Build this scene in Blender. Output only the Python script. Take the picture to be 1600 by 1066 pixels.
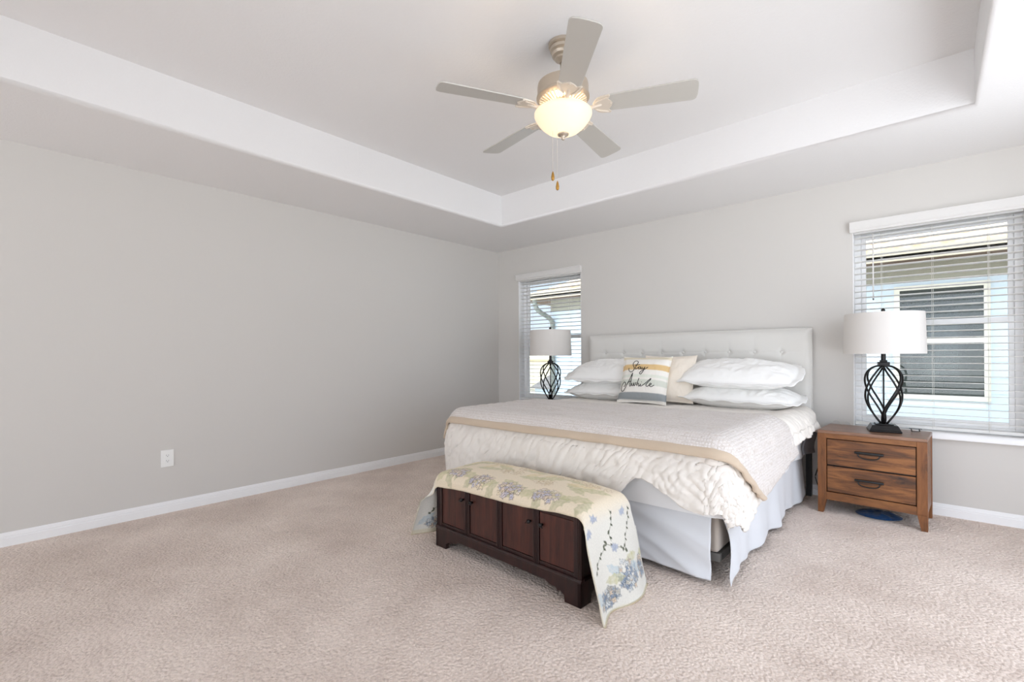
import bpy, bmesh, math, random
import numpy as np
from mathutils import Matrix, Vector
rad = math.radians
S = bpy.context.scene
COL = S.collection
for o in list(bpy.data.objects):
    bpy.data.objects.remove(o, do_unlink=True)

# ------------------------------------------------------------------ camera
F_PX, YAW, ROLL, HY = 737.57, 0.7278, -0.0067, 555.5
CAM = Vector((4.1546, -4.4052, 1.124))
fw = Vector((-math.sin(YAW), math.cos(YAW), 0))
r0 = Vector((math.cos(YAW), math.sin(YAW), 0))
u0 = Vector((0, 0, 1))
rt = r0 * math.cos(ROLL) + u0 * math.sin(ROLL)
up = -r0 * math.sin(ROLL) + u0 * math.cos(ROLL)
cd = bpy.data.cameras.new('camera')
cd.sensor_fit = 'HORIZONTAL'
cd.sensor_width = 36
cd.lens = F_PX / 1600 * 36
cd.shift_y = (HY - 533) / 1600
cd.clip_start = 0.02
cam = bpy.data.objects.new('camera', cd)
COL.objects.link(cam)
m = Matrix.Identity(4)
for i in range(3):
    m[i][0], m[i][1], m[i][2], m[i][3] = rt[i], up[i], -fw[i], CAM[i]
cam.matrix_world = m
S.camera = cam

# ------------------------------------------------------------------ world, sun, exposure
S.view_settings.view_transform = 'Standard'
S.view_settings.look = 'None'
S.view_settings.gamma = 1
S.view_settings.use_curve_mapping = False
S.view_settings.exposure = 0.48
S.cycles.use_denoising = True
S.cycles.max_bounces = 10
S.cycles.diffuse_bounces = 6
S.cycles.transparent_max_bounces = 12
S.cycles.sample_clamp_indirect = 6
S.cycles.caustics_reflective = False
S.cycles.caustics_refractive = False

w = bpy.data.worlds.new('sky')
S.world = w
w.use_nodes = True
nt = w.node_tree
nt.nodes.clear()
wo = nt.nodes.new('ShaderNodeOutputWorld')
bg = nt.nodes.new('ShaderNodeBackground')
tc = nt.nodes.new('ShaderNodeTexCoord')
sp = nt.nodes.new('ShaderNodeSeparateXYZ')
rp = nt.nodes.new('ShaderNodeValToRGB')
mr = nt.nodes.new('ShaderNodeMapRange')
mr.inputs['From Min'].default_value = -1
nt.links.new(tc.outputs['Generated'], sp.inputs[0])
nt.links.new(sp.outputs['Z'], mr.inputs['Value'])
nt.links.new(mr.outputs[0], rp.inputs[0])
nt.links.new(rp.outputs[0], bg.inputs[0])
nt.links.new(bg.outputs[0], wo.inputs[0])
el = rp.color_ramp.elements
el[0].position = 0.0
el[0].color = (0.63, 0.65, 0.67, 1)
el[1].position = 1.0
el[1].color = (0.96, 1.05, 1.22, 1)
e = el.new(0.497); e.color = (0.64, 0.65, 0.67, 1)
e = el.new(0.503); e.color = (0.60, 0.68, 0.80, 1)
e = el.new(0.66); e.color = (0.42, 0.51, 0.67, 1)
bg.inputs[1].default_value = 1.25
# added fill glow in the world, behind the camera and to the right
def wmath(op, a, b=None, c=None):
    n = nt.nodes.new('ShaderNodeMath'); n.operation = op
    for i, q in enumerate((a, b, c)):
        if q is None: continue
        if isinstance(q, (int, float)): n.inputs[i].default_value = q
        else: nt.links.new(q, n.inputs[i])
    return n.outputs[0]
def wrange(v, a, b, c, d):
    n = nt.nodes.new('ShaderNodeMapRange'); n.interpolation_type = 'SMOOTHSTEP'
    nt.links.new(v, n.inputs['Value'])
    for k, q in zip(('From Min', 'From Max', 'To Min', 'To Max'), (a, b, c, d)): n.inputs[k].default_value = q
    return n.outputs[0]
# strengths: added glow (above, below the horizon) towards the front and right openings
FRONT, RIGHT = (1.7, 2.2), (1.1, 1.9)
upb = wrange(sp.outputs['Z'], -0.02, 0.02, 0, 1)
dnb = wrange(sp.outputs['Z'], -0.02, 0.02, 1, 0)
def side(mask, st):
    return wmath('MULTIPLY', mask, wmath('ADD', wmath('MULTIPLY', upb, st[0]), wmath('MULTIPLY', dnb, st[1])))
tot = wmath('MAXIMUM', side(wrange(sp.outputs['Y'], -0.5, -0.1, 1, 0), FRONT), side(wrange(sp.outputs['X'], 0.1, 0.5, 0, 1), RIGHT))
bg2 = nt.nodes.new('ShaderNodeBackground'); bg2.inputs[0].default_value = (0.93, 0.985, 1.07, 1)
nt.links.new(tot, bg2.inputs[1])
addw = nt.nodes.new('ShaderNodeAddShader')
nt.links.new(bg.outputs[0], addw.inputs[0]); nt.links.new(bg2.outputs[0], addw.inputs[1]); nt.links.new(addw.outputs[0], wo.inputs[0])

sl = bpy.data.lights.new('sun', 'SUN')
sl.energy = 4.5
sl.angle = rad(1)
sl.color = (1.0, 0.95, 0.87)
sun = bpy.data.objects.new('sun', sl)
COL.objects.link(sun)
sun.location = (2, 8, 9)
sun.rotation_euler = Vector((0.10, -0.36, -1.0)).to_track_quat('-Z', 'Y').to_euler()

# ------------------------------------------------------------------ helpers
def lin(r, g, b):
    f = lambda c: (c / 255 / 12.92) if c / 255 <= 0.04045 else ((c / 255 + 0.055) / 1.055) ** 2.4
    return (f(r), f(g), f(b), 1)

class G:
    """geometry bag: verts + faces"""
    def __init__(s): s.v = []; s.f = []
    def add(s, v, f):
        n = len(s.v)
        s.v += [tuple(map(float, p)) for p in v]
        s.f += [tuple(i + n for i in q) for q in f]
        return s
    def box(s, x0, x1, y0, y1, z0, z1):
        v = [(x, y, z) for x in (x0, x1) for y in (y0, y1) for z in (z0, z1)]
        return s.add(v, [(0, 1, 3, 2), (4, 6, 7, 5), (0, 4, 5, 1), (2, 3, 7, 6), (0, 2, 6, 4), (1, 5, 7, 3)])
    def hexa(s, bot, top):
        """bot, top: 4 points each, counter-clockwise from above"""
        return s.add(list(bot) + list(top), [(3, 2, 1, 0), (4, 5, 6, 7), (0, 1, 5, 4), (1, 2, 6, 5), (2, 3, 7, 6), (3, 0, 4, 7)])
    def lathe(s, prof, n=32, c=(0, 0, 0), cap=True):
        v = []; f = []
        for r, z in prof:
            for k in range(n):
                a = 2 * math.pi * k / n
                v.append((c[0] + r * math.cos(a), c[1] + r * math.sin(a), c[2] + z))
        for i in range(len(prof) - 1):
            for k in range(n):
                k2 = (k + 1) % n
                f.append((i * n + k, i * n + k2, (i + 1) * n + k2, (i + 1) * n + k))
        if cap:
            f.append(tuple(range(n - 1, -1, -1)))
            f.append(tuple((len(prof) - 1) * n + k for k in range(n)))
        return s.add(v, f)
    def tube(s, pts, r, n=8, closed=False):
        P = [Vector(p) for p in pts]
        m = len(P)
        T = []
        for i in range(m):
            if closed: t = P[(i + 1) % m] - P[i - 1]
            else: t = P[min(i + 1, m - 1)] - P[max(i - 1, 0)]
            T.append(t.normalized())
        ref = Vector((0, 0, 1)) if abs(T[0].z) < 0.9 else Vector((1, 0, 0))
        N = (ref - T[0] * ref.dot(T[0])).normalized()
        v = []; f = []
        for i in range(m):
            N = (N - T[i] * N.dot(T[i])).normalized()
            B = T[i].cross(N)
            rr = r[i] if hasattr(r, '__len__') else r
            for k in range(n):
                a = 2 * math.pi * k / n
                v.append(P[i] + (N * math.cos(a) + B * math.sin(a)) * rr)
        for i in range(m if closed else m - 1):
            j = (i + 1) % m
            for k in range(n):
                k2 = (k + 1) % n
                f.append((i * n + k, i * n + k2, j * n + k2, j * n + k))
        if not closed:
            f.append(tuple(range(n - 1, -1, -1)))
            f.append(tuple((m - 1) * n + k for k in range(n)))
        return s.add(v, f)
    def prism(s, pts, axis, a, b):
        """extrude a 2-D outline along an axis"""
        n = len(pts)
        def P(p, t):
            return {'x': (t, p[0], p[1]), 'y': (p[0], t, p[1]), 'z': (p[0], p[1], t)}[axis]
        v = [P(p, a) for p in pts] + [P(p, b) for p in pts]
        f = [tuple(range(n)), tuple(range(2 * n - 1, n - 1, -1))]
        for i in range(n):
            j = (i + 1) % n
            f.append((i, i + n, j + n, j))
        return s.add(v, f)
    def move(s, M):
        s.v = [tuple(M @ Vector(p)) for p in s.v]
        return s

def obj(name, g, mat, parent=None, smooth=False, bevel=0, seg=2, loc=None, solid=0, offset=-1, autosmooth=None):
    me = bpy.data.meshes.new(name)
    me.from_pydata(g.v, [], g.f)
    bm = bmesh.new(); bm.from_mesh(me)
    bmesh.ops.recalc_face_normals(bm, faces=bm.faces)
    bm.to_mesh(me); bm.free()
    o = bpy.data.objects.new(name, me)
    COL.objects.link(o)
    if isinstance(mat, (list, tuple)):
        for q in mat: me.materials.append(q)
    elif mat: me.materials.append(mat)
    if parent is not None: o.parent = parent
    if loc is not None: o.location = loc
    if smooth or bevel:
        me.polygons.foreach_set('use_smooth', [True] * len(me.polygons))
    if bevel:
        md = o.modifiers.new('bevel', 'BEVEL')
        md.width = bevel; md.segments = seg; md.limit_method = 'ANGLE'; md.angle_limit = rad(40)
        md.harden_normals = False
        me.set_sharp_from_angle(angle=rad(50)) if False else None
    if solid:
        md = o.modifiers.new('solid', 'SOLIDIFY')
        md.thickness = solid; md.offset = offset
    if autosmooth:
        me.set_sharp_from_angle(angle=rad(autosmooth))
    if bevel:
        md = o.modifiers.new('wn', 'WEIGHTED_NORMAL')
        md.keep_sharp = True
    return o

def grid_obj(name, P, mat, parent=None, loc=None, solid=0, col=None, uvname=None, wrap=False):
    """P: (n,m,3) array of positions"""
    n, mm = P.shape[:2]
    idx = np.arange(n * mm).reshape(n, mm)
    q = np.stack([idx[:-1, :-1], idx[1:, :-1], idx[1:, 1:], idx[:-1, 1:]], -1).reshape(-1, 4)
    if wrap:
        q2 = np.stack([idx[:-1, -1], idx[1:, -1], idx[1:, 0], idx[:-1, 0]], -1)
        q = np.concatenate([q, q2])
    me = bpy.data.meshes.new(name)
    me.from_pydata(P.reshape(-1, 3).tolist(), [], q.tolist())
    me.polygons.foreach_set('use_smooth', [True] * len(me.polygons))
    if col is not None:
        at = me.color_attributes.new('pattern', 'FLOAT_COLOR', 'POINT')
        c = np.ones((n * mm, 4), np.float32); c[:, :3] = col.reshape(-1, 3)
        at.data.foreach_set('color', c.ravel())
    o = bpy.data.objects.new(name, me)
    COL.objects.link(o)
    if mat: me.materials.append(mat)
    if parent is not None: o.parent = parent
    if loc is not None: o.location = loc
    if solid:
        md = o.modifiers.new('solid', 'SOLIDIFY'); md.thickness = solid; md.offset = -1
    return o

def tag(o, label, cat, group=None):
    o['label'] = label; o['category'] = cat
    if group: o['group'] = group
    return o
def thing(name, label, cat, loc=(0, 0, 0), rz=0, group=None):
    o = bpy.data.objects.new(name, None)
    o.empty_display_size = 0.1
    COL.objects.link(o)
    o.location = loc; o.rotation_euler = (0, 0, rz)
    return tag(o, label, cat, group)
def struct(o):
    o['kind'] = 'structure'
    return o
def copy_tree(o, parent=None):
    c = o.copy(); COL.objects.link(c)
    if parent is not None: c.parent = parent
    for ch in list(o.children):
        copy_tree(ch, c)
    return c

# numpy noise
def _hash(ix, iy, seed):
    h = (ix.astype(np.int64) * 374761393 + iy.astype(np.int64) * 668265263 + seed * 974711) & 0xffffffff
    h = ((h ^ (h >> 13)) * 1274126177) & 0xffffffff
    h = h ^ (h >> 16)
    return h
def noise(x, y, seed=0):
    x = np.asarray(x, float); y = np.asarray(y, float)
    ix = np.floor(x); iy = np.floor(y)
    fx = x - ix; fy = y - iy
    u = fx ** 3 * (fx * (fx * 6 - 15) + 10); v = fy ** 3 * (fy * (fy * 6 - 15) + 10)
    def gr(dx, dy):
        a = _hash(ix + dx, iy + dy, seed) / 0xffffffff * 2 * np.pi
        return np.cos(a) * (fx - dx) + np.sin(a) * (fy - dy)
    a = gr(0, 0) * (1 - u) + gr(1, 0) * u
    b = gr(0, 1) * (1 - u) + gr(1, 1) * u
    return (a * (1 - v) + b * v) * 1.5
def ridge(x, y, seed=0):
    return 1 - 2 * np.abs(noise(x, y, seed))
def sstep(a, b, x):
    t = np.clip((x - a) / (b - a), 0, 1)
    return t * t * (3 - 2 * t)
def normals(P):
    du = np.gradient(P, axis=0); dv = np.gradient(P, axis=1)
    n = np.cross(du, dv)
    return n / (np.linalg.norm(n, axis=-1, keepdims=True) + 1e-9)
def rot2(x, y, deg):
    c, s = math.cos(rad(deg)), math.sin(rad(deg))
    return c * x + s * y, -s * x + c * y

# ------------------------------------------------------------------ materials
def mat(name, col, rough=0.6, metal=0, spec=0.5, sheen=0):
    mt = bpy.data.materials.new(name); mt.use_nodes = True
    b = mt.node_tree.nodes['Principled BSDF']
    b.inputs['Base Color'].default_value = col
    b.inputs['Roughness'].default_value = rough
    b.inputs['Metallic'].default_value = metal
    b.inputs['Specular IOR Level'].default_value = spec
    if sheen: b.inputs['Sheen Weight'].default_value = sheen
    return mt
def N(mt, kind, **kw):
    n = mt.node_tree.nodes.new(kind)
    for k, v in kw.items():
        if k in n.inputs: n.inputs[k].default_value = v
        else: setattr(n, k, v)
    return n
def L(mt, a, b): mt.node_tree.links.new(a, b)
def bump(mt, scale, strength, dist=0.01, detail=4, kind='ShaderNodeTexNoise', coord='Object', vec=None):
    b = mt.node_tree.nodes['Principled BSDF']
    t = N(mt, 'ShaderNodeTexCoord')
    n = N(mt, kind, Scale=scale)
    if 'Detail' in n.inputs: n.inputs['Detail'].default_value = detail
    L(mt, vec if vec is not None else t.outputs[coord], n.inputs['Vector'])
    bp = N(mt, 'ShaderNodeBump', Strength=strength, Distance=dist)
    L(mt, n.outputs[0], bp.inputs['Height'])
    L(mt, bp.outputs[0], b.inputs['Normal'])
    return n, bp
def mottle(mt, c1, c2, scale=8, detail=4, lo=0.35, hi=0.65, stretch=None, coord='Object'):
    b = mt.node_tree.nodes['Principled BSDF']
    t = N(mt, 'ShaderNodeTexCoord'); v = t.outputs[coord]
    if stretch:
        mp = N(mt, 'ShaderNodeMapping'); mp.inputs['Scale'].default_value = stretch
        L(mt, v, mp.inputs[0]); v = mp.outputs[0]
    n = N(mt, 'ShaderNodeTexNoise', Scale=scale, Detail=detail)
    L(mt, v, n.inputs['Vector'])
    r = N(mt, 'ShaderNodeValToRGB')
    r.color_ramp.elements[0].position = lo; r.color_ramp.elements[0].color = c1
    r.color_ramp.elements[1].position = hi; r.color_ramp.elements[1].color = c2
    L(mt, n.outputs[0], r.inputs[0]); L(mt, r.outputs[0], b.inputs['Base Color'])
    return v, n, r

M = {}
M['wall'] = mat('wall_paint', lin(208, 205, 200), 0.75, spec=0.25)
bump(M['wall'], 160, 0.12, 0.002)
M['ceil'] = mat('ceiling_paint', lin(232, 231, 230), 0.85, spec=0.15)
bump(M['ceil'], 75, 0.35, 0.004, detail=3)
M['trim'] = mat('trim_paint', lin(238, 238, 238), 0.45)
M['sill'] = mat('sill_marble', lin(236, 236, 236), 0.3)
M['vinyl'] = mat('window_vinyl', lin(248, 248, 248), 0.4)
M['blind'] = mat('blind_white', lin(247, 246, 244), 0.45)
g = M['blind'].node_tree
tl_ = g.nodes.new('ShaderNodeBsdfTranslucent'); tl_.inputs[0].default_value = (0.95, 0.94, 0.92, 1)
mxs = g.nodes.new('ShaderNodeMixShader'); mxs.inputs[0].default_value = 0.4
g.links.new(g.nodes['Principled BSDF'].outputs[0], mxs.inputs[1]); g.links.new(tl_.outputs[0], mxs.inputs[2])
g.links.new(mxs.outputs[0], g.nodes['Material Output'].inputs[0])
M['cord'] = mat('blind_cord', lin(215, 213, 206), 0.8)
M['plate'] = mat('outlet_plastic', lin(236, 236, 233), 0.35)
M['slot'] = mat('outlet_slot', lin(70, 68, 66), 0.6)

# carpet
c = mat('carpet', lin(200, 180, 168), 0.95, spec=0.1, sheen=0.25)
M['carpet'] = c
b = c.node_tree.nodes['Principled BSDF']
t = N(c, 'ShaderNodeTexCoord')
n1 = N(c, 'ShaderNodeTexNoise', Scale=85, Detail=5, Roughness=0.65)
n2 = N(c, 'ShaderNodeTexNoise', Scale=1.6, Detail=5, Roughness=0.62)
n3 = N(c, 'ShaderNodeTexVoronoi', Scale=70)
n4 = N(c, 'ShaderNodeTexNoise', Scale=26, Detail=4, Roughness=0.7)
for q in (n1, n2, n3, n4): L(c, t.outputs['Object'], q.inputs['Vector'])
r1 = N(c, 'ShaderNodeValToRGB')
r1.color_ramp.elements[0].position = 0.37; r1.color_ramp.elements[0].color = lin(204, 183, 169)
r1.color_ramp.elements[1].position = 0.585; r1.color_ramp.elements[1].color = lin(248, 231, 218)
ad = N(c, 'ShaderNodeMath', operation='MULTIPLY_ADD'); ad.inputs[1].default_value = 0.45
ad2 = N(c, 'ShaderNodeMath', operation='MULTIPLY_ADD'); ad2.inputs[1].default_value = 0.42
ad3 = N(c, 'ShaderNodeMath', operation='MULTIPLY'); ad3.inputs[1].default_value = 0.13
L(c, n4.outputs[0], ad3.inputs[0])
L(c, n2.outputs[0], ad2.inputs[0]); L(c, ad3.outputs[0], ad2.inputs[2])
L(c, n1.outputs[0], ad.inputs[0]); L(c, ad2.outputs[0], ad.inputs[2])
L(c, ad.outputs[0], r1.inputs[0]); L(c, r1.outputs[0], b.inputs['Base Color'])
sm = N(c, 'ShaderNodeMath', operation='SUBTRACT')
L(c, n1.outputs[0], sm.inputs[0]); L(c, n3.outputs['Distance'], sm.inputs[1])
bp = N(c, 'ShaderNodeBump', Strength=0.85, Distance=0.012)
L(c, sm.outputs[0], bp.inputs['Height']); L(c, bp.outputs[0], b.inputs['Normal'])

def fabric(name, col, scale=900, st=0.25, rough=0.9, sheen=0.2):
    mt = mat(name, col, rough, spec=0.15, sheen=sheen)
    bump(mt, scale, st, 0.002, detail=2)
    return mt
M['duvet'] = fabric('duvet_cotton', lin(228, 222, 214), 90, 0.18)
M['sheet'] = fabric('sheet_cotton', lin(238, 238, 238), 500, 0.1)
M['skirt'] = fabric('skirt_cotton', lin(216, 218, 221), 500, 0.1)
M['pillow'] = fabric('pillow_cotton', lin(240, 239, 236), 55, 0.25)
M['cream'] = fabric('cream_cotton', lin(232, 222, 208), 300, 0.2)
M['linen'] = fabric('headboard_linen', lin(214, 212, 207), 700, 0.3)
M['grey_cloth'] = fabric('grey_cloth', lin(122, 120, 124), 300, 0.2)
M['tan'] = fabric('throw_border', lin(196, 178, 157), 350, 0.25)
M['black'] = mat('black_metal', lin(26, 25, 25), 0.5)
M['bronze'] = mat('lamp_bronze', lin(30, 28, 28), 0.3, metal=0.5)
M['ink'] = mat('ink_thread', lin(40, 38, 36), 0.9)
M['box'] = fabric('box_spring_ticking', lin(168, 158, 148), 120, 0.3)
M['rail'] = mat('grey_steel', lin(112, 110, 106), 0.5, metal=0.3)
M['shade'] = mat('lamp_shade_linen', lin(216, 212, 207), 0.9, spec=0.1)
bump(M['shade'], 500, 0.15, 0.001, detail=2)
M['blue'] = fabric('blue_cloth', lin(24, 66, 112), 200, 0.3)
M['cable'] = mat('cable_black', lin(40, 38, 38), 0.6)
M['cable_w'] = mat('cable_white', lin(214, 210, 204), 0.6)
M['lens'] = mat('wire_black', lin(36, 34, 34), 0.4)

# throw: basket-weave quilt
c = mat('throw_weave', lin(226, 221, 218), 0.9, spec=0.12, sheen=0.2)
M['throw'] = c
b = c.node_tree.nodes['Principled BSDF']
t = N(c, 'ShaderNodeTexCoord')
wv = N(c, 'ShaderNodeTexVoronoi', Scale=72); wv.distance = 'CHEBYCHEV'; wv.inputs['Randomness'].default_value = 0.25
L(c, t.outputs['Object'], wv.inputs['Vector'])
rr = N(c, 'ShaderNodeValToRGB')
rr.color_ramp.elements[0].position = 0.3; rr.color_ramp.elements[0].color = lin(220, 214, 210)
rr.color_ramp.elements[1].position = 0.62; rr.color_ramp.elements[1].color = lin(196, 186, 177)
L(c, wv.outputs['Distance'], rr.inputs[0]); L(c, rr.outputs[0], b.inputs['Base Color'])
bp = N(c, 'ShaderNodeBump', Strength=0.8, Distance=0.006); bp.invert = True
L(c, wv.outputs['Distance'], bp.inputs['Height']); L(c, bp.outputs[0], b.inputs['Normal'])

def attr_mat(name, rough=0.9, scale=400, st=0.3):
    mt = mat(name, (1, 1, 1, 1), rough, spec=0.12, sheen=0.15)
    a = N(mt, 'ShaderNodeAttribute'); a.attribute_name = 'pattern'
    L(mt, a.outputs['Color'], mt.node_tree.nodes['Principled BSDF'].inputs['Base Color'])
    bump(mt, scale, st, 0.002, detail=2)
    return mt
M['tapestry'] = attr_mat('tapestry', scale=420, st=0.5)
M['stripe'] = attr_mat('cushion_stripes', scale=500, st=0.3)

def wood(name, dark, mid, light, stretch, scale=3.2, rough=0.42):
    mt = mat(name, mid, rough)
    v, n, r = mottle(mt, dark, light, scale, 8, 0.30, 0.66, stretch)
    n.inputs['Roughness'].default_value = 0.68
    n.inputs['Distortion'].default_value = 0.6
    e = r.color_ramp.elements.new(0.46); e.color = mid
    nb = N(mt, 'ShaderNodeTexNoise', Scale=scale * 6, Detail=4); L(mt, v, nb.inputs['Vector'])
    bp = N(mt, 'ShaderNodeBump', Strength=0.12, Distance=0.003)
    L(mt, nb.outputs[0], bp.inputs['Height']); L(mt, bp.outputs[0], mt.node_tree.nodes['Principled BSDF'].inputs['Normal'])
    return mt
M['oakH'] = wood('rustic_wood_across', lin(58, 38, 24), lin(116, 72, 38), lin(146, 96, 52), (1.2, 8, 9))
M['oakD'] = wood('rustic_wood_drawer', lin(38, 30, 26), lin(104, 64, 35), lin(150, 98, 54), (0.9, 7, 7), 3.6)
M['oakV'] = wood('rustic_wood_upright', lin(72, 44, 24), lin(118, 72, 37), lin(138, 88, 47), (9, 8, 1.2))
M['oakT'] = wood('rustic_wood_top', lin(84, 58, 44), lin(128, 94, 74), lin(154, 120, 98), (1.2, 8, 9), rough=0.3)
M['mahD'] = wood('dark_mahogany', lin(24, 10, 9), lin(38, 17, 15), lin(52, 26, 22), (8, 8, 1.5), rough=0.35)
M['mahP'] = wood('mahogany_panel', lin(40, 18, 15), lin(60, 29, 23), lin(82, 42, 32), (10, 8, 1.0), rough=0.35)

M['nickel'] = mat('fan_nickel', lin(196, 184, 168), 0.38, metal=0.75)
M['nickel_l'] = mat('fan_nickel_light', lin(226, 216, 202), 0.45, metal=0.35)
M['blade'] = mat('fan_blade', lin(188, 185, 178), 0.3)
M['fob'] = mat('fob_brass', lin(176, 132, 60), 0.4, metal=0.6)
g = bpy.data.materials.new('fan_glass'); g.use_nodes = True; M['glassbowl'] = g
g.node_tree.nodes.clear()
o_ = N(g, 'ShaderNodeOutputMaterial'); mx = N(g, 'ShaderNodeMixShader'); mx.inputs[0].default_value = 0.5
tr = N(g, 'ShaderNodeBsdfTranslucent', Color=(0.34, 0.30, 0.25, 1)); df = N(g, 'ShaderNodeBsdfPrincipled')
df.inputs['Base Color'].default_value = (0.9, 0.84, 0.74, 1); df.inputs['Roughness'].default_value = 0.25
em = N(g, 'ShaderNodeEmission', Color=(1.0, 0.80, 0.56, 1), Strength=0.4)
ads = N(g, 'ShaderNodeAddShader')
L(g, tr.outputs[0], mx.inputs[1]); L(g, df.outputs[0], mx.inputs[2])
L(g, mx.outputs[0], ads.inputs[0]); L(g, em.outputs[0], ads.inputs[1]); L(g, ads.outputs[0], o_.inputs[0])
g = bpy.data.materials.new('bulb_glow'); g.use_nodes = True; M['bulb'] = g
g.node_tree.nodes['Principled BSDF'].inputs['Emission Color'].default_value = (1, 0.80, 0.55, 1)
g.node_tree.nodes['Principled BSDF'].inputs['Emission Strength'].default_value = 5
g = bpy.data.materials.new('window_glass'); g.use_nodes = True; M['pane'] = g
g.node_tree.nodes.clear()
o_ = N(g, 'ShaderNodeOutputMaterial'); mx = N(g, 'ShaderNodeMixShader'); tr = N(g, 'ShaderNodeBsdfTransparent', Color=(0.97, 0.99, 0.98, 1))
gl = N(g, 'ShaderNodeBsdfGlossy', Roughness=0.02); fr = N(g, 'ShaderNodeFresnel', IOR=1.45)
L(g, fr.outputs[0], mx.inputs[0]); L(g, tr.outputs[0], mx.inputs[1]); L(g, gl.outputs[0], mx.inputs[2]); L(g, mx.outputs[0], o_.inputs[0])
# outdoors
M['siding'] = mat('neighbour_wall', lin(208, 222, 234), 0.8)
b = M['siding'].node_tree.nodes['Principled BSDF']
bump(M['siding'], 40, 0.2, 0.01)
M['tile'] = mat('roof_tile', lin(222, 196, 168), 0.85)
mottle(M['tile'], lin(205, 172, 140), lin(238, 220, 196), 9, 4)
M['fascia'] = mat('fascia', lin(208, 192, 166), 0.6)
M['cream_frame'] = mat('cream_frame', lin(226, 222, 208), 0.5)
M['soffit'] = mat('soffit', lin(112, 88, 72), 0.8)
M['eave_shade'] = mat('eave_shade', lin(164, 162, 148), 0.8)  # shade under the neighbour's eave, put into the colour
M['pipe'] = mat('downspout', lin(128, 134, 126), 0.5)
M['dark_glass'] = mat('dark_glass', lin(36, 46, 44), 0.06)
M['grass'] = mat('grass', lin(120, 130, 84), 0.95)
mottle(M['grass'], lin(150, 150, 140), lin(186, 182, 172), 6, 6)
M['cream_wall'] = mat('cream_stucco', lin(240, 228, 200), 0.85)
M['grey_roof'] = mat('grey_shingle', lin(150, 146, 146), 0.85)
bump(M['grey_roof'], 30, 0.3, 0.02)

# ------------------------------------------------------------------ room
RX, RY, HC, HT = 5.196, -8.6, 2.44, 2.754
TX0, TX1, TY0, TY1 = 0.867, 4.329, -0.864, -5.236
WT = 0.16
W1, W2 = (0.345, 1.255), (3.705, 4.60)
WZ0, WZ1 = 0.53, 2.07

o = struct(obj('floor', G().box(-WT, RX + WT, RY - WT, WT, -0.12, 0.0), M['carpet']))
struct(obj('wall_left', G().box(-WT, 0, RY - WT, WT, 0, HT + 0.1), M['wall']))
g = G()
for a, b_ in ((0, W1[0]), (W1[1], W2[0]), (W2[1], RX)):
    g.box(a, b_, 0, WT, 0, HC + 0.1)
for a, b_ in (W1, W2):
    g.box(a, b_, 0, WT, 0, WZ0); g.box(a, b_, 0, WT, WZ1, HC + 0.1)
struct(obj('wall_back', g, M['wall']))
# out-of-frame right wall; its wide opening is added to let light in
g = G(); DY0, DY1, DZ = -4.5, -0.75, 2.35
g.box(RX, RX + WT, RY - WT, DY0, 0, HT + 0.1); g.box(RX, RX + WT, DY1, WT, 0, HT + 0.1); g.box(RX, RX + WT, DY0, DY1, DZ, HT + 0.1)
struct(obj('wall_right', g, M['wall']))
# unseen wall added to keep the right-hand glow off the neighbour house
struct(obj('wall_light_shield', G().box(RX + WT, 12, 0.0, WT, -0.3, HT + 0.2), M['wall']))
# unseen front wall set far back; its wide opening is added for light
g = G()
OX0, OX1, OZ = 0.25, 4.95, 2.35
g.box(0, OX0, RY - WT, RY, 0, HC + 0.1); g.box(OX1, RX, RY - WT, RY, 0, HC + 0.1); g.box(OX0, OX1, RY - WT, RY, OZ, HC + 0.1)
struct(obj('wall_front', g, M['wall']))
# tray ceiling: soffit ring, upstand, upper ceiling in one surface with a rounded lip
def ring(x0, x1, y0, y1, z): return [(x0, y0, z), (x1, y0, z), (x1, y1, z), (x0, y1, z)]
v = ring(0, RX, 0, RY, HC) + ring(TX0, TX1, TY0, TY1, HC) + ring(TX0, TX1, TY0, TY1, HT)
f = []
for a in (0, 4):
    for k in range(4):
        f.append((a + k, a + (k + 1) % 4, a + 4 + (k + 1) % 4, a + 4 + k))
f.append((8, 9, 10, 11))
me = bpy.data.meshes.new('ceiling'); me.from_pydata(v, [], f)
bm = bmesh.new(); bm.from_mesh(me); bm.verts.ensure_lookup_table()
es = [e_ for e_ in bm.edges if all(4 <= q.index < 8 for q in e_.verts)]
bmesh.ops.bevel(bm, geom=es, offset=0.022, segments=5, profile=0.5, affect='EDGES')
bmesh.ops.recalc_face_normals(bm, faces=bm.faces)
up_ = sum(f_.normal.z * f_.calc_area() for f_ in bm.faces)
if up_ > 0: bmesh.ops.reverse_faces(bm, faces=bm.faces)
for f_ in bm.faces: f_.smooth = f_.calc_area() < 0.15
bm.to_mesh(me); bm.free()
me.materials.append(M['ceil'])
o = struct(bpy.data.objects.new('ceiling', me)); COL.objects.link(o)
struct(obj('roof_slab', G().box(-WT, RX + WT, RY - WT, WT, HT + 0.1, HT + 0.2), M['ceil']))
g = G()
struct(obj('wall_upper_back', G().box(-WT, RX + WT, 0.0, WT, HC + 0.1, HT + 0.1), M['ceil']))
struct(obj('wall_upper_front', G().box(-WT, RX + WT, RY - WT, RY, HC + 0.1, HT + 0.1), M['ceil']))
# baseboards (profiled)
prof = [(0, 0), (0.014, 0), (0.014, 0.048), (0.011, 0.052), (0.011, 0.060), (0.008, 0.064), (0.006, 0.076), (0.003, 0.082), (0, 0.082)]
struct(obj('baseboard_left', G().prism(prof, 'y', RY, 0), M['trim']))
struct(obj('baseboard_back', G().prism([(-d, z) for d, z in prof], 'x', 0.0, RX), M['trim']))
struct(obj('baseboard_right', G().prism([(RX - d, z) for d, z in prof], 'y', DY1, 0), M['trim']))

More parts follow.
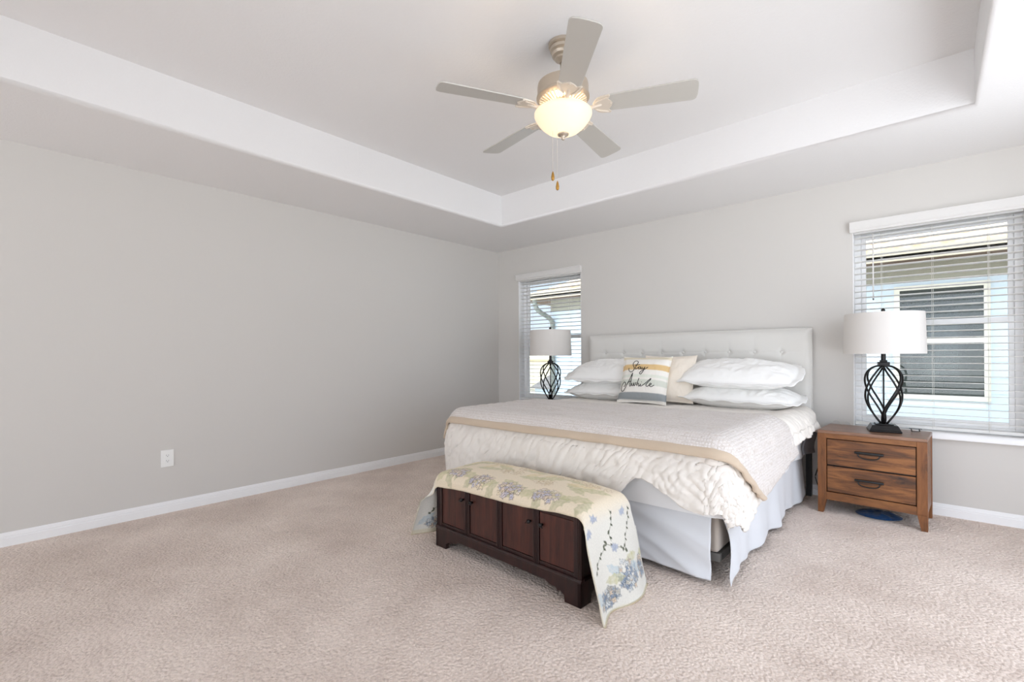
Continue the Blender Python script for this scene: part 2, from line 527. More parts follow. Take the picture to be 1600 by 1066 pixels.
# ------------------------------------------------------------------ windows and blinds
def window(i, x0, x1):
    r = bpy.data.objects.new('window_%d' % i, None); COL.objects.link(r); struct(r)
    r.location = (x0, 0, WZ0)
    wd = x1 - x0; H = WZ1 - WZ0; zs = 0.045
    ym, yi = 0.10, 0.15
    fwid = 0.042
    g = G()
    g.box(0, fwid, ym, yi, zs, H); g.box(wd - fwid, wd, ym, yi, zs, H)
    g.box(fwid, wd - fwid, ym, yi, zs, zs + fwid); g.box(fwid, wd - fwid, ym, yi, H - fwid, H)
    obj('window_frame', g, M['vinyl'], r, bevel=0.004)
    g = G(); g.box(0.0005, 0.004, 0.001, ym, zs, H - 0.004); g.box(wd - 0.004, wd - 0.0005, 0.001, ym, zs, H - 0.004); g.box(0.0005, wd - 0.0005, 0.001, ym, H - 0.004, H - 0.0005)
    obj('jamb_liner', g, M['vinyl'], r)
    mid = 1.34 - WZ0
    s = 0.028
    for nm, za, zb, ya, yb in (('upper_sash', mid - 0.02, H - fwid, 0.128, 0.146), ('lower_sash', zs + fwid, mid + 0.02, 0.108, 0.127)):
        g = G(); a, b2 = fwid, wd - fwid
        g.box(a, a + s, ya, yb, za, zb); g.box(b2 - s, b2, ya, yb, za, zb)
        g.box(a + s, b2 - s, ya, yb, za, za + 0.038); g.box(a + s, b2 - s, ya, yb, zb - 0.038, zb)
        o = obj(nm, g, M['vinyl'], r, bevel=0.003)
        obj('pane', G().box(a + s - 0.004, b2 - s + 0.004, (ya + yb) / 2 - 0.002, (ya + yb) / 2 + 0.002, za + 0.034, zb - 0.034), M['pane'], o)
    g = G()
    g.prism([(-0.045, 0.0), (-0.045, 0.03), (-0.035, 0.042), (-0.02, 0.045), (0.10, 0.045), (0.10, 0.0)], 'x', 0.0, wd)
    obj('window_sill', g, M['sill'], r, bevel=0.003)
    return r
window(1, *W1); window(2, *W2)

def blind(x0, x1, label, wand):
    cx = (x0 + x1) / 2; wd = x1 - x0 - 0.016
    t = thing('window_blind', label, 'blind', (cx, 0, WZ0 + 0.045), 0, 'faux wood window blinds')
    H = WZ1 - WZ0 - 0.045
    g = G(); hv = (x1 - x0) / 2 + 0.016
    g.prism([(-0.03, H - 0.036), (-0.030, H - 0.024), (-0.038, H - 0.016), (-0.038, H + 0.022), (-0.044, H + 0.032), (-0.044, H + 0.040), (-0.001, H + 0.040), (-0.001, H - 0.036)], 'x', -hv, hv)
    obj('valance', g, M['blind'], t, bevel=0.002)
    obj('head_rail', G().box(-wd / 2, wd / 2, 0.012, 0.068, H - 0.045, H - 0.004), M['blind'], t)
    g = G(); n = 31; z0 = 0.068; z1 = H - 0.075
    tilt = rad(4)
    for k in range(n):
        z = z0 + (z1 - z0) * k / (n - 1)
        pts = []
        for s_ in (1, -1):
            for q in (range(-3, 4) if s_ == 1 else range(3, -4, -1)):
                d = q / 3 * 0.025; h = 0.0022 * (1 - (q / 3) ** 2) + s_ * 0.0014
                pts.append((0.040 + d * math.cos(tilt) + h * math.sin(tilt), z - d * math.sin(tilt) + h * math.cos(tilt)))
        g.prism(pts, 'x', -wd / 2, wd / 2)
    obj('slats', g, M['blind'], t)
    obj('bottom_rail', G().box(-wd / 2, wd / 2, 0.015, 0.065, 0.010, 0.030), M['blind'], t, bevel=0.004)
    for dx in (-0.28, 0.0, 0.28):
        g = G()
        for yy in (0.0135, 0.0665):
            g.tube([(dx, yy, 0.02), (dx, yy, H - 0.05)], 0.0011, 5)
        g.tube([(dx + 0.008, 0.04, 0.02), (dx + 0.008, 0.04, H - 0.05)], 0.001, 5)
        obj('ladder_cord', g, M['cord'], t)
    if wand:
        g = G(); g.tube([(-wd / 2 + 0.115, 0.002, H - 0.06), (-wd / 2 + 0.115, 0.001, H - 0.54)], 0.0042, 8)
        o = obj('tilt_wand', g, M['blind'], t, smooth=True)
        obj('wand_tip', G().lathe([(0.004, 0.0), (0.0055, 0.006), (0.004, 0.014)], 10, (-wd / 2 + 0.115, 0.001, H - 0.553)), M['slot'], o)
    return t
blind(W1[0], W1[1], 'white slatted blind on the smaller-looking window beside the room corner', False)
blind(W2[0], W2[1], 'white slatted blind with tilt wand behind the lamp on the wooden nightstand', True)

# outlet on the left wall
t = thing('wall_outlet', 'white duplex power outlet low on the bare left wall', 'outlet', (0, -3.514, 0.333))
obj('cover_plate', G().box(0, 0.006, -0.039, 0.039, 0, 0.122), M['plate'], t, bevel=0.002)
for zc in (0.042, 0.081):
    g = G()
    pr = [(0.017 * math.cos(a) , zc + max(-0.0135, min(0.0135, 0.017 * math.sin(a)))) for a in np.linspace(0, 2 * math.pi, 24, endpoint=False)]
    g.prism(pr, 'x', 0.005, 0.0078)
    o = obj('socket', g, M['plate'], t)
    g = G()
    g.box(0.0074, 0.0081, -0.0075, -0.0055, zc - 0.001, zc + 0.007); g.box(0.0074, 0.0081, 0.0055, 0.0075, zc - 0.001, zc + 0.006)
    g.lathe([(0.0025, 0), (0.0025, 0.0007)], 10)
    gg = G(); gg.box(0.0074, 0.0081, -0.0022, 0.0022, zc - 0.0085, zc - 0.004)
    g2 = G(); g2.add(g.v[:16], [f_ for f_ in g.f if max(f_) < 16]); g2.add(gg.v, gg.f)
    obj('slots', g2, M['slot'], o)

# ------------------------------------------------------------------ ceiling fan
FX, FY = 2.715, -2.375
t = thing('ceiling_fan', 'five-blade pewter ceiling fan with lit glass bowl in the tray ceiling', 'ceiling fan', (FX, FY, HT))
Z = lambda z: z - HT
obj('canopy', G().lathe([(0.074, 0.0), (0.074, -0.014), (0.070, -0.018), (0.062, -0.020), (0.066, -0.026), (0.064, -0.040), (0.054, -0.046), (0.058, -0.052), (0.054, -0.066), (0.040, -0.074), (0.040, -0.084), (0.026, -0.094), (0.018, -0.100)], 40), M['nickel'], t, smooth=True, autosmooth=35)
obj('downrod', G().lathe([(0.013, -0.08), (0.013, Z(2.545))], 20), M['nickel'], t, smooth=True)
mh = obj('motor_housing', G().lathe([(0.030, Z(2.585)), (0.036, Z(2.560)), (0.075, Z(2.553)), (0.118, Z(2.548)), (0.130, Z(2.540)), (0.133, Z(2.525)), (0.133, Z(2.480)), (0.138, Z(2.474)), (0.138, Z(2.466)), (0.128, Z(2.456)), (0.070, Z(2.436)), (0.050, Z(2.434))], 56), M['nickel'], t, smooth=True, autosmooth=30)
g = G()
for k in range(36):
    a = 2 * math.pi * k / 36
    ca, sa = math.cos(a), math.sin(a)
    P = lambda r, s_, z: (r * ca - s_ * sa, r * sa + s_ * ca, Z(z))
    g.hexa([P(0.082, -0.0026, 2.433), P(0.124, -0.0046, 2.449), P(0.124, 0.0046, 2.449), P(0.082, 0.0026, 2.433)],
           [P(0.082, -0.0026, 2.444), P(0.124, -0.0046, 2.458), P(0.124, 0.0046, 2.458), P(0.082, 0.0026, 2.444)])
obj('vent_fins', g, M['nickel_l'], mh)
obj('switch_housing', G().lathe([(0.062, Z(2.440)), (0.066, Z(2.425)), (0.066, Z(2.405)), (0.058, Z(2.396)), (0.050, Z(2.385)), (0.020, Z(2.380))], 40), M['nickel'], t, smooth=True, autosmooth=30)
obj('light_fitter', G().lathe([(0.020, Z(2.39)), (0.012, Z(2.37)), (0.010, Z(2.272))], 16), M['nickel'], t, smooth=True)
bw = [(0.146, 2.392), (0.150, 2.388), (0.150, 2.378), (0.145, 2.366), (0.132, 2.345), (0.112, 2.322), (0.088, 2.302), (0.060, 2.290), (0.030, 2.284), (0.012, 2.283)]
prof2 = [(r, Z(z)) for r, z in bw] + [(max(r - 0.004, 0.010), Z(z) + 0.004) for r, z in bw[::-1]]
obj('glass_bowl', G().lathe(prof2, 56, cap=False), M['glassbowl'], t, smooth=True)
obj('finial', G().lathe([(0.012, Z(2.285)), (0.030, Z(2.281)), (0.028, Z(2.276)), (0.016, Z(2.273)), (0.008, Z(2.262)), (0.010, Z(2.256)), (0.004, Z(2.250))], 24), M['nickel'], t, smooth=True)
for k in range(2):
    a = rad(30 + 180 * k)
    bx_, by_ = 0.062 * math.cos(a), 0.062 * math.sin(a)
    obj('bulb', G().lathe([(0.008, 0.02), (0.012, 0.012), (0.020, 0.0), (0.022, -0.012), (0.016, -0.026), (0.004, -0.032)], 16, (bx_, by_, Z(2.365))), M['bulb'], t, smooth=True)
for k in range(5):
    a = rad(-118.5 + 72 * k)
    R = Matrix.Rotation(a, 4, 'Z')
    zb = Z(2.412)
    pitch = Matrix.Translation((0, 0, zb)) @ Matrix.Rotation(rad(-12), 4, 'X')
    # blade iron
    g = G()
    g.tube([(0.070, 0, Z(2.418)), (0.105, 0, Z(2.402)), (0.145, 0, Z(2.398)), (0.175, 0, Z(2.404)), (0.20, 0, Z(2.408))], [0.012, 0.011, 0.010, 0.011, 0.010], 10)
    gg = G()
    half = [(0.155, 0.012), (0.165, 0.030), (0.180, 0.048), (0.200, 0.058), (0.222, 0.060), (0.240, 0.062), (0.246, 0.056), (0.238, 0.046), (0.234, 0.036), (0.242, 0.026), (0.250, 0.014), (0.255, 0.0)]
    out = half + [(x, -y) for x, y in half[-2::-1]]
    gg.prism(out, 'z', -0.010, -0.004)
    for sx, sy in ((0.238, 0.052), (0.238, -0.052), (0.245, 0.0)):
        gg.lathe([(0.006, -0.013), (0.006, -0.009)], 10, (sx, sy, 0))
    gg.tube([(0.165, 0.02, -0.011), (0.19, 0.036, -0.012), (0.215, 0.044, -0.012), (0.232, 0.052, -0.012)], 0.004, 6)
    gg.tube([(0.165, -0.02, -0.011), (0.19, -0.036, -0.012), (0.215, -0.044, -0.012), (0.232, -0.052, -0.012)], 0.004, 6)
    gg.move(pitch)
    g.add(gg.v, gg.f); g.move(R)
    obj('blade_iron', g, M['nickel_l'], t, smooth=True, autosmooth=35)
    # blade
    g = G()
    hw = lambda x: 0.054 + (x - 0.2) / 0.46 * 0.016
    pts = [(0.205, hw(0.205) - 0.012), (0.215, hw(0.215))] + [(x, hw(x)) for x in np.linspace(0.25, 0.62, 8)]
    hE = hw(0.64)
    arc = [(0.635 + 0.025 * math.sin(q), hE - 0.020 + 0.020 * math.cos(q)) for q in np.linspace(0.1, math.pi / 2, 6)] + [(0.663, hE * 0.5), (0.664, 0.0)]
    top = pts + arc
    out = top + [(x, -y) for x, y in top[-2::-1]]
    g.prism(out, 'z', -0.004, 0.003)
    g.move(R @ pitch)
    obj('blade', g, M['blade'], t, bevel=0.002)
# pull chains
for dx, dy, zend in ((-0.030, -0.052, 2.075), (0.005, -0.060, 2.015)):
    g = G(); x, y = dx, dy
    n = int((2.395 - zend) / 0.006)
    for q in range(n):
        g.lathe([(0.0006, -0.0018), (0.0018, 0.0), (0.0006, 0.0018)], 6, (x, y, Z(2.395 - q * 0.006)))
    ch = obj('pull_chain', g, M['nickel_l'], t, smooth=True)
    obj('chain_fob', G().lathe([(0.002, Z(zend) + 0.004), (0.006, Z(zend) - 0.008), (0.009, Z(zend) - 0.026), (0.008, Z(zend) - 0.038), (0.003, Z(zend) - 0.044)], 14, (x, y, 0)), M['fob'], ch, smooth=True)
# the lamp's own light
pl = bpy.data.lights.new('fan_bulb_light', 'POINT'); pl.energy = 4.5; pl.color = (1.0, 0.80, 0.58); pl.shadow_soft_size = 0.05
po = bpy.data.objects.new('fan_bulb_light', pl); COL.objects.link(po); po.location = (FX, FY, 2.352)

# ------------------------------------------------------------------ bed
BX0, BX1, BYF, BYH = 1.46, 3.38, -2.03, -0.12
bed = thing('bed', 'king bed with tufted light linen headboard against the back wall', 'bed', (2.425, -1.05, 0))
def rel(g, p=(2.425, -1.05, 0)):
    return g.move(Matrix.Translation((-p[0], -p[1], -p[2])))
# headboard: tufted grid surface
hx0, hx1, hz0, hz1 = 1.405, 3.447, 0.36, 1.325
nx, nz = 260, 130
X, Zz = np.meshgrid(np.linspace(0, 1, nx), np.linspace(0, 1, nz), indexing='ij')
xs = hx0 + X * (hx1 - hx0); zs = hz0 + Zz * (hz1 - hz0)
bxs = [3.241 - 0.202 * k for k in range(9)]
bzs = [1.14, 0.94, 0.74, 0.54]
edge = np.minimum(np.minimum(xs - hx0, hx1 - xs), hz1 - zs)
puff = 0.045 * (1 - np.exp(-edge / 0.022))
for q in bxs: puff -= 0.0025 * np.exp(-((xs - q) / 0.006) ** 2) * (0.5 + 0.5 * sstep(0.04, 0.2, hz1 - zs))
for q in bzs[:3]: puff -= 0.004 * np.exp(-((zs - q) / 0.006) ** 2) * sstep(0.04, 0.2, np.minimum(xs - hx0, hx1 - xs))
for a in bxs:
    for q in bzs[:3]:
        d2 = (xs - a) ** 2 + (zs - q) ** 2
        puff -= 0.014 * np.exp(-d2 / 0.022 ** 2)
ycen = -0.062
P = np.stack([xs - 2.425, ycen - puff + 1.05, zs], -1)
front = P
back = P.copy(); back[..., 1] = -0.022 + 1.05
n, mm = nx, nz
g = G()
hb = grid_obj('headboard', P, M['linen'], bed)
g = G().box(hx0, hx1, -0.062, -0.020, hz0, hz1)
obj('headboard_back', rel(g), M['linen'], hb, bevel=0.012, seg=3)
g = G()
g.tube([(hx0 + 0.012, -0.066, hz0), (hx0 + 0.006, -0.066, hz1 - 0.03), (hx0 + 0.014, -0.066, hz1 - 0.008), (hx0 + 0.035, -0.066, hz1 - 0.003), (hx1 - 0.035, -0.066, hz1 - 0.003), (hx1 - 0.014, -0.066, hz1 - 0.008), (hx1 - 0.006, -0.066, hz1 - 0.03), (hx1 - 0.006, -0.066, hz0)], 0.006, 8)
obj('piping', rel(g), M['linen'], hb, smooth=True)
for a in bxs:
    g = G(); g.lathe([(0.013, 0), (0.012, 0.004), (0.008, 0.007), (0.002, 0.0085)], 16)
    g.move(Matrix.Translation((a, -0.0905, 1.14)) @ Matrix.Rotation(rad(90), 4, 'X'))
    obj('tufting_button', rel(g), M['linen'], hb, smooth=True)
for q in (hx0 + 0.01, hx1 - 0.045):
    obj('headboard_leg', rel(G().box(q, q + 0.035, -0.075, -0.03, 0, 0.80)), M['black'], bed)
g = G()
g.box(BX0 + 0.01, BX0 + 0.05, BYF + 0.06, -0.09, 0.10, 0.14); g.box(BX1 - 0.05, BX1 - 0.01, BYF + 0.06, -0.09, 0.10, 0.14)
g.box(BX0 + 0.01, BX1 - 0.01, BYF + 0.03, BYF + 0.07, 0.10, 0.14)
obj('bed_rail', rel(g), M['rail'], bed)
for q, yy in ((BX0 + 0.10, BYF + 0.12), (BX1 - 0.12, BYF + 0.12), (2.42, -1.05), (BX0 + 0.1, -0.3), (BX1 - 0.12, -0.3)):
    obj('bed_leg', rel(G().lathe([(0.022, 0), (0.022, 0.1)], 16, (q, yy, 0))), M['black'], bed)
obj('box_spring', rel(G().box(BX0 + 0.015, BX1 - 0.015, BYF + 0.02, BYH + 0.01, 0.142, 0.335)), M['box'], bed, bevel=0.02, seg=3)

o = obj('mattress', G().box(BX0, BX1, BYF, BYH, 0, 0.30).move(Matrix.Translation((-2.42, 1.075, 0))), M['sheet'], bevel=0.05, seg=5, loc=(2.42, -1.075, 0.338))
tag(o, 'thick white mattress on the bed, showing below the puckered duvet at the foot', 'mattress')

# drape over the mattress box; a, b are flat cloth coordinates
def drape(a, b, x0, x1, yf, top, r, p=3.0, flare=0.02):
    cx0, cx1, cyf = x0 + r, x1 - r, yf + r
    sx = np.where(a > cx1, a - cx1, np.where(a < cx0, a - cx0, 0.0))
    sy = np.where(b < cyf, b - cyf, 0.0)
    d = (np.abs(sx) ** p + np.abs(sy) ** p) ** (1 / p)
    h = np.hypot(sx, sy) + 1e-9
    ux, uy = sx / h, sy / h
    q = np.pi / 2 * r
    th = np.clip(d / r, 0, np.pi / 2)
    ex = np.maximum(d - q, 0)
    Rr = r * np.sin(th) + flare * (1 - np.exp(-ex / 0.1))
    dz = r * (1 - np.cos(th)) + ex
    x = np.clip(a, cx0, cx1) + ux * Rr
    y = np.maximum(b, cyf) + uy * Rr
    return np.stack([x, y, top - dz], -1), d, ex

def cloth_grid(n, mm):
    return np.meshgrid(np.linspace(0, 1, n), np.linspace(0, 1, mm), indexing='ij')

# flat sheet hanging over foot and right side
U, V = cloth_grid(160, 160)
a = 1.30 + U * (3.70 - 1.30); b = -0.14 + V * (-2.34 + 0.14)
P, d, ex = drape(a, b, 1.452, 3.395, -2.042, 0.648, 0.055, p=6, flare=0.012)
P[..., 2] = np.maximum(P[..., 2], 0.335 + 0.01 * np.sin(b * 9))
nr = normals(P)
P += -nr * 0.0
P[..., 0] += 0.010 * np.sin(b * 14) * sstep(0.1, 0.3, ex) * (a > 2.4)
base = np.array([2.42, -1.05, 0.34])
P[..., :] -= base
tag(grid_obj('flat_sheet', P, M['sheet'], loc=base), 'smooth white flat sheet hanging below the throw on the nightstand side', 'bed sheet')

# duvet
U, V = cloth_grid(420, 400)
foot_hem = lambda x: 0.30 + 0.0 * x
oL = 0.48
oR = 0.11 + 0.25 * sstep(0.42, 0.85, V) - 0.06 * sstep(0.85, 1, V) + 0.012 * np.sin(V * 40)
ax_ = 1.03 + U * 2.7
oF = 0.40 - 0.225 * sstep(2.74, 3.03, ax_) + 0.10 * sstep(3.0, 3.3, ax_) + 0.010 * np.sin(U * 31)
a = 1.43 - oL + U * (3.43 + oR - 1.43 + oL)
b = -0.17 + V * (-2.085 - oF + 0.17)
P, d, ex = drape(a, b, 1.43, 3.43, -2.085, 0.690, 0.10, p=5, flare=0.035)
nr = normals(P)
if nr[200, 100, 2] < 0: nr = -nr
topw = 1 - sstep(0.0, 0.12, d)
side = sstep(0.03, 0.18, d)
rightw = sstep(2.6, 3.4, a)
h = np.zeros_like(a)
# puckers
x1_, y1_ = rot2(a, b, 50)
wob = noise(a * 6, b * 6, 4)
h += 0.0055 * ridge(x1_ * 6 + 0.5 * wob, y1_ * 26 + 0.9 * wob, 1) * (0.4 + 0.6 * side)
h += 0.0035 * ridge(x1_ * 11, y1_ * 48 + wob, 2) * (0.3 + 0.7 * side)
x3_, y3_ = rot2(a, b, -20)
h += rightw * 0.008 * ridge(x3_ * 10 + noise(a * 7, b * 7, 8), y3_ * 18, 3) * (0.3 + 0.7 * side)
h += 0.012 * noise(a * 3.5, b * 3.5, 9) * (0.4 + 0.6 * side)
h += 0.004 * noise(a * 20, b * 20, 10)
h += 0.012 * sstep(0.02, 0.2, d) * (1 - sstep(0.25, 0.5, d))
# fuller, ruffled roll on the nightstand side near the head
head = sstep(-1.15, -0.75, b) * sstep(3.3, 3.45, a)
h += head * (0.035 + 0.016 * ridge(b * 11 + wob, a * 5, 12))
P = P + nr * h[..., None]
# puffed roll near the head on the right side
P[..., 2] = np.maximum(P[..., 2], 0.20)
hem_h = P[..., 2]
base = np.array([2.42, -1.15, 0.20])
duvetP = P.copy()
tag(grid_obj('duvet', P - base, M['duvet'], loc=base, solid=0.012), 'white puckered duvet covering the bed and hanging over its foot', 'duvet')

# throw blanket
U, V = cloth_grid(300, 150)
oR = 0.315 - 0.09 * (1 - V)
a = 1.27 + U * (3.44 + oR - 1.27)
frontb = -2.125 + 0.50 * np.clip((a - 3.40) / 0.42, 0, 1.1) ** 1.7
backb = -1.13 + 0.22 * sstep(3.2, 3.7, a)
b = backb + V * (frontb - backb)
P, d, ex = drape(a, b, 1.41, 3.465, -2.115, 0.728, 0.12, p=2.6, flare=0.045)
nr = normals(P)
if nr[150, 40, 2] < 0: nr = -nr
h = 0.006 * noise(a * 4, b * 4, 21) + 0.004 * ridge(a * 3, b * 12, 22)
P += nr * h[..., None]
throwP = P.copy(); throwN = nr
base = np.array([2.45, -1.55, 0.40])
th = grid_obj('throw_blanket', P - base, M['throw'], loc=base, solid=0.010)
tag(th, 'beige basket-weave throw blanket laid across the foot half of the bed', 'blanket')
# rolled front border
n = throwP.shape[0]
edgeP = throwP[:, -1]; inner = throwP[:, -8]; en = throwN[:, -1]
dirv = edgeP - inner; dirv /= np.linalg.norm(dirv, axis=1, keepdims=True)
rows = []
for ang in np.linspace(0, 2 * np.pi, 14, endpoint=False):
    rows.append(edgeP + dirv * (0.012 + 0.030 * math.cos(ang)) + en * (0.004 + 0.013 * math.sin(ang)))
B = np.stack(rows, 1)
o = grid_obj('folded_border', B - base, M['tan'], th, wrap=True)
o['label'] = 'tan rolled border along the front edge'

# bed skirt
sk = thing('bed_skirt', 'pale white bed skirt around the box spring, split at the foot corner', 'bed skirt', (2.42, -1.05, 0.0))
n, mm = 200, 40
U, V = cloth_grid(n, mm)
x = 1.46 + U * (3.345 - 1.46); z = 0.345 - V * 0.325
z = 0.345 - V * (0.315 + 0.01 * np.sin(U * 7))
y = -2.040 - 0.012 * V + 0.010 * V * noise(U * 9, V * 1.2, 31)
# diagonal pulls near the right corner
dg = (x - 2.7) * 0.45 + (z - 0.0)
y -= 0.014 * sstep(0.0, 0.3, V) * ridge(dg * 7, (x + z) * 1.5, 32) * sstep(2.4, 3.0, x)
P = np.stack([x - 2.42, y + 1.05, z], -1)
grid_obj('foot_panel', P, M['skirt'], sk, solid=0.002)
U, V = cloth_grid(360, 40)
yy = -2.035 + U * 1.85
x = 3.388 + 0.02 * V + V * (0.016 * np.sin(yy * 12 + 1.3 * np.sin(yy * 5)) + 0.006 * np.sin(yy * 29))
z = 0.345 - V * (0.315 + 0.008 * np.sin(yy * 11))
# the loose front edge curls outward
cu = np.exp(-((yy + 2.035) / 0.07) ** 2)
x += 0.02 * cu * V
yy2 = yy - 0.03 * V * np.exp(-((yy + 2.035) / 0.1) ** 2) + 0.07 * cu * np.sin(np.pi * np.clip(V * 1.15, 0, 1)) 
P = np.stack([x - 2.42, yy2 + 1.05, z], -1)
grid_obj('side_panel', P, M['skirt'], sk, solid=0.002)
U, V = cloth_grid(120, 12)
yy = -2.03 + U * 1.85
P = np.stack([1.448 - 0.02 * V - 0.012 * V * np.sin(yy * 23) - 2.42, yy + 1.05, 0.345 - V * 0.315], -1)
grid_obj('side_panel', P, M['skirt'], sk, solid=0.002)
# grey blanket corner between bed and nightstand
U, V = cloth_grid(20, 24)
P = np.stack([3.425 + 0.045 * U + 0.01 * np.sin(V * 6), -0.30 + 0.15 * U + 0.006 * np.sin(U * 9), 0.58 - 0.22 * V], -1)
base = np.array([3.45, -0.25, 0.36])
tag(grid_obj('hanging_cloth', P - base, M['grey_cloth'], loc=base, solid=0.012), 'dark grey cloth hanging down between the bed and the wooden nightstand', 'cloth')

# ------------------------------------------------------------------ pillows and cushions
def pillow_geo(wd, dp, th, flange, seed, n=110, sag=0.0):
    wv_ = 0.006 if flange > 0.02 else 0.0
    wk = 1.0 if flange > 0.02 else 0.35
    U, V = cloth_grid(n, int(n * 0.7))
    u = U * 2 - 1; v = V * 2 - 1
    fu, fv = 1 - flange / (wd / 2), 1 - flange / (dp / 2)
    cu_ = np.clip(np.abs(u) / fu, 0, 1); cv_ = np.clip(np.abs(v) / fv, 0, 1)
    body = ((1 - cu_ ** 2.6) * (1 - cv_ ** 2.4)) ** 0.55
    pinch = 1 - 0.07 * (u ** 2) * (v ** 2)
    sq = flange < 0.02
    wav = 0.012 * np.sin(u * 17 + seed) * (np.abs(v) > fv) 
    if sq:
        x = u * wd / 2 * (1 - 0.07 * (1 - v ** 2) * np.abs(u)); y = v * dp / 2 * (1 - 0.06 * (1 - u ** 2) * np.abs(v))
    else:
        x = u * wd / 2 * (1 - 0.05 * v ** 2 * np.abs(u)) * pinch; y = v * dp / 2 * (1 - 0.08 * u ** 2) * pinch
    w_ = 0.012 * noise(u * 3 + seed, v * 3, seed) + 0.006 * ridge(u * 7, v * 4 + seed, seed + 1)
    rim = np.maximum(np.clip((np.abs(u) - fu) / (1 - fu), 0, 1), np.clip((np.abs(v) - fv) / (1 - fv), 0, 1))
    wave = wv_ * rim * (np.sin(u * 15 + seed) + np.sin(v * 11 + seed * 2))
    y = y + (np.abs(np.sin(u * 13)) - 0.5) * 0.016 * sstep(0.7, 1.0, v) * (wv_ > 0)
    ztop = th / 2 * body + wk * w_ * body ** 0.5 + wave + 0.003
    zbot = -th / 2 * body * (1 - sag) + wave - 0.003
    return x, y, ztop, zbot
def pillow(name, label, cat, dims, M4, material, seed, group=None, flange=0.05, col=None, par_col=None):
    wd, dp, th = dims
    x, y, zt, zb = pillow_geo(wd, dp, th, flange, seed)
    T = np.stack([x, y, zt], -1); Bm = np.stack([x, y, zb], -1)
    n, mm = x.shape
    # one closed surface: top grid + bottom grid joined at the rim
    idx = np.arange(n * mm).reshape(n, mm)
    q = np.stack([idx[:-1, :-1], idx[1:, :-1], idx[1:, 1:], idx[:-1, 1:]], -1).reshape(-1, 4)
    q2 = q[:, ::-1] + n * mm
    loop = np.concatenate([idx[:-1, 0], idx[-1, :-1], idx[:0:-1, -1], idx[0, :0:-1]])
    l2 = np.roll(loop, -1)
    q3 = np.stack([l2, loop, loop + n * mm, l2 + n * mm], -1)
    me = bpy.data.meshes.new(name)
    me.from_pydata(np.concatenate([T.reshape(-1, 3), Bm.reshape(-1, 3)]).tolist(), [], np.concatenate([q, q2, q3]).tolist())
    me.polygons.foreach_set('use_smooth', [True] * len(me.polygons))
    if col is not None:
        at = me.color_attributes.new('pattern', 'FLOAT_COLOR', 'POINT')
        c_ = np.ones((2 * n * mm, 4), np.float32)
        cc = col(x / (wd / 2), y / (dp / 2)).reshape(-1, 3)
        c_[:n * mm, :3] = cc; c_[n * mm:, :3] = cc
        at.data.foreach_set('color', c_.ravel())
    me.materials.append(material)
    o = bpy.data.objects.new(name, me); COL.objects.link(o)
    o.matrix_world = M4
    if label: tag(o, label, cat, group)
    return o
def place(x, y, z, rx=0, ry=0, rz=0):
    return Matrix.Translation((x, y, z)) @ Matrix.Rotation(rad(rz), 4, 'Z') @ Matrix.Rotation(rad(ry), 4, 'Y') @ Matrix.Rotation(rad(rx), 4, 'X')
PG = 'white bed pillows'
pillow('pillow', 'lower white pillow of the stack nearer the nightstand lamp', 'pillow', (0.92, 0.52, 0.175), place(3.005, -0.39, 0.785, 6, 1, 0), M['pillow'], 3, PG)
pillow('pillow', 'upper white pillow with scalloped edge, nearer the nightstand lamp', 'pillow', (0.93, 0.50, 0.20), place(2.985, -0.385, 0.965, 19, 1, 1), M['pillow'], 7, PG)
pillow('pillow', 'lower white pillow of the stack on the window corner side of the bed', 'pillow', (0.92, 0.52, 0.18), place(1.86, -0.39, 0.785, 6, -1, 0), M['pillow'], 12, PG)
pillow('pillow', 'upper white pillow on the window corner side, left of the lettered cushion', 'pillow', (0.93, 0.50, 0.20), place(1.85, -0.385, 0.962, 19, -1, -1), M['pillow'], 18, PG)
pillow('throw_cushion', 'plain cream square cushion tucked behind the lettered striped cushion', 'cushion', (0.44, 0.44, 0.14), place(2.465, -0.50, 0.915, 64, 0, 10), M['cream'], 25, 'square cushions', flange=0.012)

def stripes(u, v):
    cols = np.empty(u.shape + (3,))
    cols[:] = lin(238, 234, 226)[:3]
    vv = (1 - v) / 2   # 0 top .. 1 bottom
    def band(lo, hi, c_):
        k = (sstep(lo - 0.008, lo + 0.008, vv) * (1 - sstep(hi - 0.008, hi + 0.008, vv)))[..., None]
        cols[:] = cols * (1 - k) + np.array(lin(*c_)[:3]) * k
    band(0.02, 0.085, (224, 214, 190)); band(0.215, 0.335, (222, 190, 138)); band(0.44, 0.50, (224, 226, 214)); band(0.54, 0.66, (212, 214, 202)); band(0.80, 0.935, (150, 155, 156))
    return cols
CW, CHh, CT = 0.44, 0.43, 0.14
CM = place(2.305, -0.625, 0.905, 68, 0, 3)
cu = pillow('throw_cushion', 'cream cushion with ochre and grey stripes and black script lettering', 'cushion', (CW, CHh, CT), CM, M['stripe'], 31, 'square cushions', flange=0.012, col=stripes)
